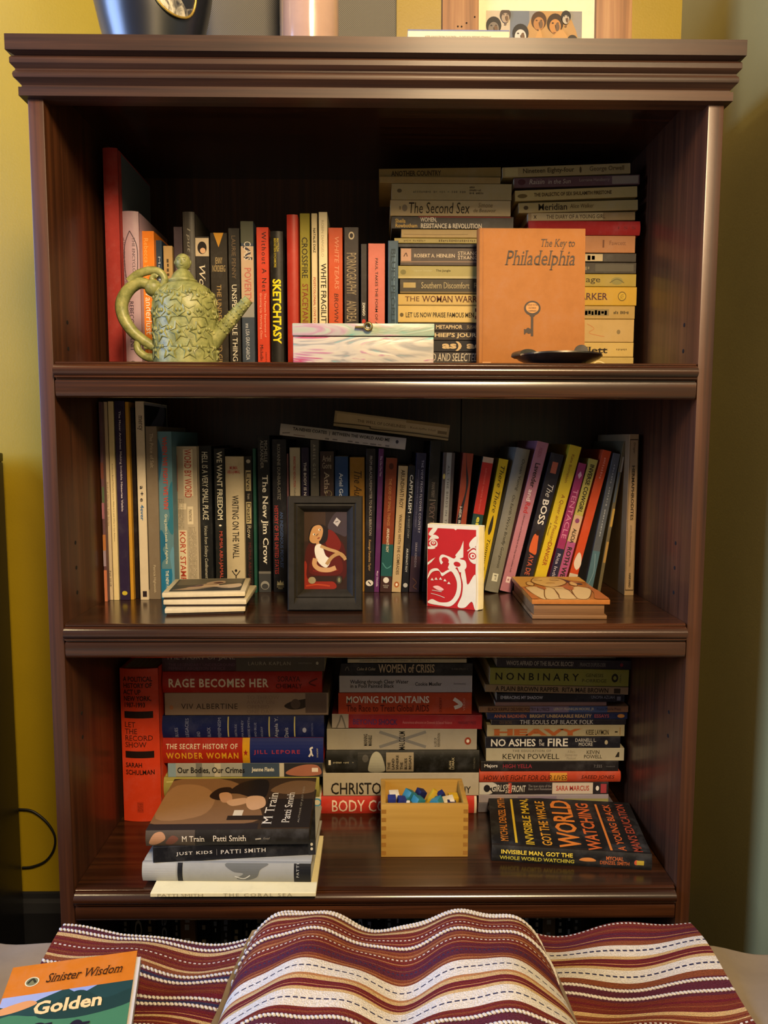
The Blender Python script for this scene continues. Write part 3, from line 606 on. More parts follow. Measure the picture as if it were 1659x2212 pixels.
U(555, 582, 940, 0.172, 'pb', '#151619', 'tall black paperback with large white serif title', [('t', 'MICHELLE\nALEXANDER', .03, .21, .25, .82, '#9a9890', dict(serif=1)), ('t', 'The New Jim Crow', .25, .82, .24, .84, '#d8d6cc', dict(serif=1, bold=.012)), ('r', .865, .88, 0, 1, '#6c6a66'), ('r', .88, 1, 0, 1, '#3a3c40'), ('e', .955, .5, .028, .36, '#8c8c88'), ('e', .962, .5, .018, .28, '#3a3c40')])
U(587, 618, 949, 0.173, 'pb', '#1c1c22', 'black paperback with red and blue subtitle', [('t', 'ROXANNE DUNBAR-ORTIZ', .03, .39, .36, .58, '#9a968c', dict(serif=1)), ('t', 'AN INDIGENOUS PEOPLES\u2019', .47, .84, .52, .74, '#44598a', sb), ('t', 'HISTORY OF THE UNITED STATES', .43, .88, .12, .40, '#a83c3c', sb), ('p', [(.955, .25), (.925, .3), (.94, .4), (.92, .5), (.94, .6), (.925, .7), (.955, .75)], '#a8a080'), ('t', 'BEACON\nPRESS', .96, .98, .25, .75, '#a8a080', dict(rot=90, align='CENTER'))])
U(619, 623, 980, 0.178, 'pb', '#8a6068', 'paper-thin pink pamphlet', [])
U(625, 648, 967, 0.174, 'pb', '#a9a08c', 'off-white paperback with red condensed capitals', [('t', 'IRRESISTIBLE REVOLUTION', .06, .27, .36, .58, '#a03a30', b2), ('t', 'Confronting', .275, .36, .36, .58, '#2a241c')])
U(650, 667, 967, 0.176, 'pb', '#221a34', 'narrow dark purple paperback with white capitals', [('t', 'THE BODY IS NOT AN APOLOGY', .1, .6, .32, .68, '#c4c0c0', b2)])
U(670, 689, 950, 0.178, 'pb', '#57544f', 'slate grey paperback with spaced white capitals', [('t', 'ARIEL GORE', .03, .25, .3, .6, '#a8a498', dict(space=1.5))])
U(691, 721, 975, 0.176, 'hb', '#3b2b2a', 'dark brown hardback with pale curly title', [('t', 'Ariel\nGore', .03, .12, .16, .84, '#a89a8c', dict(rot=90, align='CENTER', serif=1)), ('t', 'Atlas of the Human Heart', .14, .95, .3, .68, '#a89a8c', dict(serif=1))])
U(723, 752, 986, 0.175, 'pb', '#24406e', 'bright navy blue paperback with white name', [('t', 'Ariel Gore', .12, .34, .32, .62, '#c4ccd8', dict(bold=.012))])
U(755, 788, 988, 0.176, 'pb', '#8a6220', 'mustard brown paperback with dark script title', [('t', 'The Auto', .10, .34, .3, .8, '#2a1c10', dict(shear=.3, serif=1))])
L2 = [
 (791, 812, 969, 788, 1274, 'pb', '#1f1b1d', 'black paperback with thin hashtag title', [('t', 'FROM #BLACKLIVESMATTER TO BLACK LIBERATION', .05, .60, .36, .66, '#a8a094'), ('t', 'Keeanga-Yamahtta Taylor', .63, .85, .3, .62, '#b89868', dict(shear=.2)), ('e', .935, .5, .022, .4, '#c8c4b8'), ('l', [(.925, .35), (.945, .65)], .12, '#1f1b1d')]),
 (818, 830, 969, 808, 1274, 'pb', '#552456', 'thin magenta-purple paperback', [('t', 'The Cha Cha Files', .05, .19, .35, .72, '#c8b4c8'), ('t', 'Maya Chinchilla', .85, .96, .3, .7, '#d0bcd0', sb)]),
 (834, 859, 989, 821, 1274, 'pb', '#78351c', 'rust brown paperback with teal lower third', [('r', .64, .88, 0, 1, '#1f4f4c'), ('l', [(.78, .1), (.82, .5), (.8, .9)], .08, '#4c8480'), ('r', .88, 1, 0, 1, '#3a2420'), ('e', .06, .5, .024, .2, '#4a2014'), ('t', 'THE GOD OF SMALL THINGS', .15, .50, .36, .6, '#b07848', sb), ('t', 'ARUNDHATI ROY', .52, .70, .36, .6, '#d0c4a8', b2), ('e', .91, .5, .022, .26, '#d0ccc0'), ('t', 'RANDOM\nHOUSE', .945, .97, .25, .75, '#a8a49a', dict(rot=90, align='CENTER'))]),
 (861, 882, 1006, 846, 1274, 'pb', '#b29a70', 'tan paperback with dark condensed capitals', [('t', 'ARUNDHATI ROY', .03, .33, .3, .72, '#3a2a1a', dict(bold=.012)), ('t', 'WALKING WITH THE COMRADES', .38, .86, .36, .68, '#4a3826', sb), ('e', .94, .5, .024, .28, '#a05a2c'), ('e', .94, .5, .012, .12, '#e0d4b8')]),
 (883, 898, 1006, 868, 1274, 'pb', '#17181d', 'narrow black paperback with white capitals', [('t', 'CAPITALISM', .07, .37, .28, .76, '#d0d0c8', dict(bold=.012)), ('t', 'A GHOST STORY', .39, .57, .36, .62, '#8c8c88'), ('t', 'ARUNDHATI ROY', .65, .84, .34, .66, '#b8b8b0', sb), ('e', .945, .5, .018, .34, '#a8a8a0')]),
 (900, 922, 978, 884, 1272, 'pb', '#22223a', 'navy paperback with widely spaced pale capitals', [('t', 'THE VIEW FROM FLYOVER COUNTRY', .05, .57, .56, .78, '#a8a8b4', dict(space=1.2)), ('t', 'DISPATCHES FROM THE FORGOTTEN AMERICA', .12, .53, .24, .36, '#6c6c84'), ('r', .74, 1, 0, 1, '#3a2830'), ('t', 'SARAH KENDZIOR', .64, .82, .38, .58, '#a098a0', dict(space=1.2)), ('l', [(.9, .3), (.93, .7), (.96, .4), (.98, .8)], .06, '#7a5438')]),
 (930, 954, 952, 916, 1200, 'pb', '#1b1918', 'black paperback with faded brown capitals', [('t', 'IMANI PERRY', .27, .37, .35, .65, '#746c62'), ('r', .385, .39, .2, .8, '#746c62'), ('t', 'VEXY THING', .40, .66, .25, .75, '#5c4c46', dict(bold=.01))]),
 (958, 984, 977, 950, 1124, 'pb', '#4a4040', 'grey-striped paperback with bird picture', [('r', 0, .9, .28, .72, '#8c8c8a'), ('t', 'ALL THE BIRDS IN THE SKY', .09, .64, .42, .60, '#3a3838', dict(space=1.2)), ('e', .17, .16, .02, .1, '#b8a860'), ('e', .72, .5, .03, .2, '#2c2828')]),
 (1001, 1024, 978, 986, 1121, 'pb', '#8c3c28', 'brick red paperback with a curling black ribbon', [('p', [(.0, .3), (.1, .5), (.2, .78), (.3, .7), (.45, .5), (.6, .45), (.8, .4), (1, .4), (1, 0), (.8, .02), (.6, .05), (.45, .1), (.35, .4), (.25, .6), (.1, .42)], '#20222a', True), ('t', 'HER BODY AND', .38, .72, .2, .42, '#c8c4bc', dict(serif=1, bold=.012))]),
 (1044, 1068, 986, 1020, 1123, 'pb', '#21403e', 'red and teal paperback with yellow letters', [('r', 0, .04, 0, 1, '#b89c84'), ('r', .04, .42, 0, 1, '#ac2c26'), ('t', 'adrienne maree brown', .08, .4, .4, .6, '#c86058'), ('t', 'emergent', .44, .8, .25, .72, '#c8c040', dict(bold=.025))]),
 (1079, 1100, 990, 1050.5, 1134, 'pb', '#c0a41c', 'yellow paperback with black brush script and feather', [('t', 'There There', .05, .40, .3, .75, '#2a2410', dict(shear=.25)), ('p', [(.42, .55), (.46, .4), (.53, .3), (.57, .45), (.54, .65), (.48, .68)], '#28241c', True), ('t', 'Tommy Orange', .60, .98, .3, .75, '#2a2410', dict(shear=.25))]),
 (1116, 1147, 966, 1050, 1262, 'hb', '#77756a', 'grey-green hardback with slanted serif lettering', [('t', 'Ocean Vuong', .07, .29, .5, .78, '#2c2a26', dict(serif=1, shear=.15)), ('t', "On Earth We're Briefly Gorgeous", .32, .83, .4, .68, '#2c2a26', dict(serif=1, shear=.15)), ('r', .87, .925, .3, .72, '#c8c8b8'), ('t', 'P', .88, .915, .42, .6, '#6a685c')]),
 (1161, 1188, 952, 1083, 1262, 'pb', '#a8707e', 'pink paperback with black, white and red title', [('t', 'HOBSON', .04, .10, .3, .6, '#8c4c58'), ('t', 'Lavender', .14, .30, .3, .72, '#241a1e', dict(bold=.016)), ('t', 'and', .315, .39, .3, .66, '#e0d0cc', dict(bold=.01)), ('t', 'Red', .40, .47, .3, .72, '#b02e36', dict(bold=.016)), ('t', 'Liberation and Solidarity in the Gay and Lesbian Left', .48, .87, .38, .56, '#3a242c'), ('r', .9, .94, .3, .66, '#d8c0c0'), ('e', .92, .48, .008, .08, '#a8707e')]),
 (1191, 1221, 977, 1124, 1240, 'pb', '#221f28', 'black paperback with a woman in an orange dress', [('r', .06, .14, .28, .72, '#a85c44'), ('t', 'The', .22, .31, .35, .8, '#c4c0b8', dict(shear=.35)), ('t', 'BOSS', .33, .51, .28, .76, '#dedad0', dict(bold=.016)), ('p', [(.58, .42), (.6, .25), (.7, .18), (.72, .45), (.72, .78), (.64, .7), (.59, .62)], '#c05a30', True), ('e', .57, .52, .02, .14, '#2c1a14'), ('t', 'AYA DE LEON', .73, 1.0, .3, .68, '#b05840', dict(bold=.012))]),
 (1232, 1259, 960, 1156, 1240, 'pb', '#c2aa28', 'yellow paperback with brown handwritten title', [('t', 'Kate Bornstein', .06, .25, .36, .6, '#7c5020'), ('t', 'A Queer and Pleasant', .33, .66, .36, .72, '#7c4420', dict(shear=.1)), ('t', 'DANGER', .66, .82, .36, .72, '#8c3c20', dict(bold=.01)), ('t', 'A Memoir', .53, .62, .08, .24, '#4a3418')]),
 (1251, 1269, 999, 1188, 1240, 'pb', '#8a2c58', 'magenta paperback with spaced pale capitals', [('p', [(.06, .5), (.09, .75), (.12, .5), (.09, .25)], '#c8a0b0'), ('t', 'TENTACLE', .2, .58, .2, .8, '#c07c98'), ('r', .66, 1, 0, 1, '#26223c'), ('t', 'Rita Indiana', .7, .95, .3, .7, '#b8b4c4')]),
 (1274, 1294, 990, 1206, 1240, 'pb', '#a89c4c', 'yellow-to-pink paperback with western style letters', [('r', .42, .62, 0, 1, '#b89878'), ('r', .62, 1, 0, 1, '#9c4c78'), ('t', 'INVERSE COWGIRL', .04, .40, .25, .75, '#26221a', dict(bold=.024)), ('e', .46, .5, .018, .25, '#7a3c60'), ('t', 'ALICIA', .52, .63, .28, .74, '#26221a', dict(bold=.02)), ('t', 'ROTH WEIGEL', .66, .99, .24, .78, '#26221a', dict(bold=.026))]),
 (1303, 1323, 971, 1230, 1240, 'pb', '#b4431f', 'tomato red paperback with white flower below', [*mk(.05, .2, .38, .62, '#d08068', 9), ('p', [(.72, .4), (.74, .8), (.8, 1), (.84, .7), (.82, .3), (.78, .15)], '#c8b8a8', True), ('r', .87, 1, 0, 1, '#b8ac98')]),
 (1325, 1342, 978, 1270, 1240, 'pb', '#4c5054', 'slate blue paperback with faint script', [*mk(.08, .6, .42, .58, '#8c9090', 26), ('r', .7, 1, 0, 1, '#46626c'), ('l', [(.72, .4), (.85, .7), (.95, .3)], .06, '#7c949c')]),
 (1347, 1355, 953, 1293, 1262, 'pb', '#5c5238', 'thin olive booklet with peeling ochre spine', [('r', .2, .4, 0, .6, '#4a5258'), ('r', .44, .56, .3, 1, '#a0803c'), ('r', .66, .8, .2, .9, '#94743c'), ('r', .1, .2, .5, 1, '#8a8270')]),
]
for (x0, x1, yt, xb, yb, kind, col, desc, pr) in L2:
    upright(r2, S2, x0, x1, yt, 0.172 if x0 < 1110 else 0.168, kind, col, desc, pr, lean=(xb, yb))
U(1360, 1381, 938, 0.150, 'pb', '#8d7450', 'upright tan paperback with boxed gothic title', [('r', .035, .965, .06, .1, '#3a2a18'), ('r', .035, .965, .9, .94, '#3a2a18'), ('r', .03, .036, .06, .94, '#3a2a18'), ('r', .964, .97, .06, .94, '#3a2a18'), ('t', 'Drager', .05, .12, .4, .65, '#2a1e10', dict(shear=.2)), ('t', 'HERMAPHRODITES', .19, .53, .36, .66, '#241a0e', dict(serif=1, bold=.02)), ('t', 'and the Medical Invention of Sex', .56, .82, .4, .58, '#6a5434', dict(shear=.25)), ('t', 'HARVARD', .86, .95, .4, .62, '#241a0e', dict(bold=.02))])
label_row(r2, 'on the middle shelf', 'standing books on the middle shelf')
# two books lying across the tops of the row
A, B = P(604, 927, 0.185), P(875, 959, 0.185)
t = make_book('hb', True, (B - A).length, 0.0165, 0.135, '#a09a94', [('t', 'TA-NEHISI COATES  |  BETWEEN THE WORLD AND ME', .10, .87, .46, .82, '#1a181c', dict(bold=.02)), ('e', .93, .6, .012, .16, '#3a3840'), ('l', [(.02, .2), (.08, .3)], .1, '#6c6664'), ('r', .11, .2, .12, .2, '#7c6c64'), *mk(.36, .9, .08, .24, '#6c6664', 9)], loc=((A.x+B.x)/2, 0.185, (A.z+B.z)/2 - 0.0083), rot=(0, math.atan2(A.z - B.z, B.x - A.x), 0))
tag(t, 'pale grey hardback lying slanted across the tops of the middle row', 'book', 'books lying on the middle row')
A, B = P(720, 903, 0.190), P(968, 935, 0.190)
t = make_book('pb', True, (B - A).length, 0.0225, 0.105, '#8c7a56', [('r', .02, .98, .3, .86, '#a08c66'), ('t', 'THE WELL OF LONELINESS', .2, .62, .44, .62, '#4a3c26', dict(serif=1)), ('t', 'Radclyffe Hall', .66, .88, .44, .6, '#6a583a'), ('r', .9, .98, .36, .56, '#6c5a3c'), ('l', [(0, .2), (.3, .26), (.34, .12), (.7, .2), (1, .16)], .06, '#3a2e1e'), ('r', .62, 1, .8, 1, '#7a6640')], loc=((A.x+B.x)/2, 0.190, (A.z+B.z)/2 - 0.0113), rot=(0, math.atan2(A.z - B.z, B.x - A.x), 0))
tag(t, 'tattered tan paperback slanted on top of the pale grey hardback', 'book', 'books lying on the middle row')

# ---------------- lower shelf: one standing book, three stacks
r3 = []
t = upright(r3, S3, 258, 341, 1443, 0.172, 'hb', '#b8371a', '', [('t', 'A POLITICAL\nHISTORY OF\nACT UP\nNEW YORK,\n1987-1993', .05, .25, .09, .86, '#26100a', dict(rot=90, bold=.02, lead=.95)), ('r', .275, .32, .1, .86, '#1c0f0c'), ('t', 'LET\nTHE\nRECORD\nSHOW', .345, .51, .1, .84, '#2a120c', dict(rot=90, serif=1, lead=.9)), ('r', .535, .58, .1, .86, '#1c0f0c'), ('t', 'SARAH\nSCHULMAN', .61, .69, .1, .86, '#26100a', dict(rot=90, bold=.02, lead=1.1)), ('r', .87, .94, .38, .55, '#a03018'), ('t', 'FSG', .88, .93, .4, .53, '#7c2410')], ar=0.62)
tag(t, 'thick orange-red hardback standing at the left end of the lower shelf', 'book')
stack(None, S3, [
 (350, 701, 1411, 1448, 'pb', '#3a2028', 'purple and grey paperback with spaced capitals', [('r', .455, 1, 0, 1, '#4c463c'), ('t', 'THE STORY OF JANE', .025, .45, .60, .9, '#a8a090'), ('t', 'THE LEGENDARY UNDERGROUND\nFEMINIST ABORTION SERVICE', .04, .45, .08, .45, '#6c4a5c'), ('t', 'LAURA KAPLAN', .53, .79, .34, .54, '#94907c', dict(space=1.2)), ('t', 'PANTHEON', .84, .92, .4, .5, '#7c7868'), ('e', .955, .45, .008, .09, '#a8a490')]),
 (352, 696, 1450, 1494, 'hb', '#9c2214', 'red hardback with wide white capitals', [('t', 'RAGE BECOMES HER', .04, .665, .28, .70, '#dcd0b8', dict(bold=.026, space=1.15)), ('t', 'SORAYA\nCHEMALY', .71, .875, .22, .80, '#4a1008', dict(bold=.012, align='CENTER', lead=1.0)), ('l', [(.97, .7), (.92, .5), (.96, .35)], .07, '#5c140c')]),
 (356, 709, 1496, 1544, 'pb', '#9c8672', 'dusty pink-beige paperback with a photo end', [('t', 'VIV ALBERTINE', .10, .445, .28, .52, '#3a2c24', dict(space=1.1)), ('e', .04, .35, .012, .1, '#b07850'), ('t', 'TO THROW\nAWAY UN\nOPENED\nONE DAY', .5, .7, .08, .88, '#8a7464'), ('p', [(.73, .4), (.77, .6), (.84, .7), (.9, .75), (.86, .35), (.78, .25)], '#3a302a', True), ('r', .86, .99, .1, .98, '#6c5a50'), ('e', .80, .5, .03, .22, '#5c4c42')]),
 (351, 700, 1545, 1592, 'hb', '#172258', 'navy blue hardback with sideways lettering', [('t', 'BLUES', .08, .10, .05, .5, '#8c94b8', dict(rot=90)), ('t', 'LEGACIES', .145, .165, .05, .9, '#8c94b8', dict(rot=90)), ('t', 'AND', .215, .235, .05, .32, '#8c94b8', dict(rot=90)), ('t', 'BLACK', .28, .30, .05, .52, '#8c94b8', dict(rot=90)), ('t', 'FEMINISM', .345, .365, .02, .92, '#8c94b8', dict(rot=90)), ('r', .405, .413, .04, .96, '#b8b070'), ('t', 'GERTRUDE', .45, .463, .05, .65, '#8c94b8', dict(rot=90)), ('t', 'MA RAINEY', .49, .503, .05, .82, '#8c94b8', dict(rot=90)), ('t', 'BESSIE SMITH', .53, .543, .03, .92, '#8c94b8', dict(rot=90)), ('t', 'AND BILLIE', .57, .583, .04, .72, '#8c94b8', dict(rot=90)), ('t', 'HOLIDAY', .61, .623, .04, .55, '#8c94b8', dict(rot=90)), ('r', .658, .666, .04, .96, '#b8b070'), ('t', 'Angela Y.', .695, .722, .02, .95, '#b0b4c8', dict(rot=90)), ('t', 'Davis', .755, .78, .02, .5, '#b0b4c8', dict(rot=90)), ('r', .815, .823, .04, .96, '#b8b070'), ('e', .88, .38, .012, .12, '#9ca0b8'), ('t', 'PANTHEON', .922, .934, .08, .7, '#6c74a0', dict(rot=90))]),
 (350, 699, 1593, 1647, 'hb', '#9c2414', 'red and blue hardback with yellow band', [('r', .50, .545, 0, 1, '#c8941c'), ('r', .545, 1, 0, 1, '#1a2664'), ('p', [(.52, .58), (.5245, .49), (.534, .49), (.527, .43), (.529, .33), (.52, .39), (.511, .33), (.513, .43), (.506, .49), (.5155, .49)], '#94201c'), ('t', 'THE SECRET HISTORY OF', .03, .47, .60, .80, '#cfc0a8', dict(bold=.018, space=1.15)), ('t', 'WONDER WOMAN', .03, .475, .20, .46, '#d09a24', dict(bold=.024, space=1.3)), ('t', 'JILL LEPORE', .57, .855, .36, .56, '#a03444', dict(bold=.016, space=1.3)), ('l', [(.91, .28), (.925, .45), (.92, .6), (.935, .65)], .07, '#d0ccc8'), ('l', [(.922, .48), (.935, .3)], .06, '#d0ccc8'), ('t', 'KNOPF', .958, .968, .26, .62, '#b8b098', dict(rot=90))]),
 (363, 697, 1648, 1676, 'pb', '#97968c', 'grey paperback with jeans and hand photo spine', [('r', .0, .05, 0, 1, '#7c94a0'), ('r', .18, .22, 0, 1, '#6c6c68'), ('r', .3, .34, 0, 1, '#b4ac98'), ('r', .48, .72, 0, 1, '#3c4a5c'), ('r', .72, .75, 0, 1, '#b8b09c'), ('r', .75, 1, 0, 1, '#2c2c30'), ('p', [(.76, .3), (.82, .7), (.9, .9), (.97, .8), (.99, .2), (.9, .05), (.8, .1)], '#9c6450', True), ('t', 'Our Bodies, Our Crimes', .06, .495, .2, .72, '#181614', b2), ('t', 'Jeanne Flavin', .54, .685, .3, .7, '#d8d4c4', b2), ('r', .93, .97, .35, .65, '#d8ccc0')]),
 (354, 690, 1678, 1722, 'cl', '#8c8644', 'worn pale olive cloth hardback', [('l', [(.02, .8), (.3, .86), (.6, .78), (.98, .84)], .04, '#b4ac6c')]),
 (352, 695, 1722, 1745, 'pb', '#c8c0a4', 'cream paperback with a light blue ring', [('e', .97, .5, .03, .4, '#4c8cac'), ('e', .97, .5, .02, .25, '#c8c0a4')]),
 (354, 696, 1745, 1772, 'pb', '#c4b88c', 'cream coloured paperback', []),
], 0.190, 'the lower left stack', 'books stacked on the lower shelf')
stack(None, S3, [
 (751, 1008, 1412, 1423, 'pb', '#4a3020', 'brown paperback tucked under the shelf edge', []),
 (751, 1008, 1423, 1432, 'pb', '#b4a888', 'thin cream pamphlet with small capitals', [('t', 'LESBIANISM AND THE WOMEN\'S MOVEMENT   Myron & Bunch, Eds.', .1, .7, .25, .75, '#4a4030')]),
 (737, 1021, 1432, 1459, 'pb', '#17181b', 'black paperback with serif title in beige', [('t', 'Coles & Coles', .12, .26, .42, .66, '#b0a890', dict(shear=.3)), ('t', 'WOMEN of CRISIS', .28, .71, .22, .92, '#b09c7c', dict(serif=1, bold=.016)), ('l', [(.03, .4), (.045, .7), (.06, .4)], .07, '#5c584e'), ('t', '0-440-09635-1', .84, .96, .45, .6, '#6c685e')]),
 (733, 1020, 1459, 1494, 'pb', '#aaa49e', 'pale grey-white paperback with black bold title', [('t', 'Walking through Clear Water\nin a Pool Painted Black', .08, .52, .28, .76, '#1c1a20', dict(bold=.014, lead=.82)), ('t', 'Cookie Mueller', .57, .77, .4, .62, '#28262c', sb), ('t', 'Semiotext(e)', .86, .95, .44, .58, '#3a383c')]),
 (731, 1019, 1496, 1543, 'pb', '#b0401f', 'orange paperback with large white and dark title', [('t', 'MOVING MOUNTAINS', .06, .68, .52, .85, '#dccfb8', dict(bold=.02)), ('t', 'The Race to Treat Global AIDS', .06, .68, .12, .44, '#5c1c10', sb), ('t', "D'ADESKY", .755, .775, .1, .78, '#5c1c10', dict(rot=90)), ('l', [(.865, .72), (.92, .45), (.87, .3)], .17, '#dccfb8'), ('t', 'VERSO', .935, .95, .16, .74, '#d09078', dict(rot=90))]),
 (717, 1041, 1543, 1574, 'pb', '#8c2428', 'crimson paperback with purple title', [('r', 0, .11, 0, 1, '#a09484'), ('l', [(.03, 0), (.05, .5), (.06, .9), (.08, .4), (.09, 0)], .1, '#6c6458'), ('t', 'BEYOND', .14, .30, .26, .66, '#50305c', sb), ('t', 'SHOCK', .31, .435, .26, .66, '#3c2850', dict(bold=.02)), ('t', 'Autonomous advocates on Domestic & Sexual Violence', .47, .80, .36, .56, '#b87470'), ('t', 'MARGARET PRESS', .84, .96, .36, .56, '#50202c', dict(shear=.2))], dict(tilt=-.012)),
 (706, 1030, 1574, 1619, 'pb', '#9a917c', 'grey-white paperback with a large grey cross', [('l', [(.35, .14), (.66, .86)], .14, '#74716a'), ('l', [(.35, .86), (.66, .14)], .14, '#74716a'), ('t', 'MALCOLM', .48, .52, .02, .88, '#1c1a18', dict(rot=90, bold=.01)), ('t', 'MANNING\nMARABLE', .245, .30, .2, .76, '#28241e', dict(rot=90, bold=.016)), ('t', 'PULITZER\nPRIZE\nWINNER', .105, .165, .12, .88, '#a09682', dict(rot=90)), ('t', 'A LIFE OF\nREINVENTION', .715, .755, .15, .8, '#3a342c', dict(rot=90)), ('e', .94, .42, .022, .18, '#8c3c24'), ('e', .94, .42, .01, .08, '#d8d0bc')]),
 (705, 1035, 1620, 1668, 'hb', '#16150f', 'black hardback with a tan title box', [('r', .205, .385, .06, .92, '#2c2a24'), ('p', [(.28, .06), (.28, .5), (.3, .85), (.33, .95), (.36, .8), (.38, .4), (.375, .06)], '#98947c', True), ('e', .255, .68, .02, .16, '#4c4840'), ('r', .39, .57, .06, .92, '#8a7c60'), ('t', 'THE\nLAND\nWHERE\nTHE\nBLUES\nBEGAN', .40, .555, .16, .82, '#1c1812', dict(rot=90, bold=.03, lead=1.2)), ('t', 'ALAN\nLOMAX', .80, .835, .16, .72, '#a89c78', dict(rot=90, bold=.012)), *mk(.045, .18, .47, .55, '#8c8468', 14), ('r', .015, .03, .4, .62, '#c8c0a8'), ('t', 'PANTHEON', .96, .972, .2, .7, '#5c5848', dict(rot=90))]),
 (698, 1034, 1669, 1718, 'pb', '#a59a82', 'stone-textured paperback with tall black capitals', [('t', 'CHRISTODORA', .05, .6, .06, .58, '#1e1812', sb), ('t', 'TIM MURPHY', .66, .95, .1, .4, '#1e1812', sb)]),
 (694, 1029, 1719, 1759, 'hb', '#b03024', 'coral red hardback with thin white capitals', [('t', 'BODY COUNTS', .07, .62, .14, .82, '#d8c4b0', dict(bold=.004)), ('r', .985, 1, 0, 1, '#c8b8a0')]),
], 0.190, 'the lower centre stack', 'books stacked on the lower shelf')
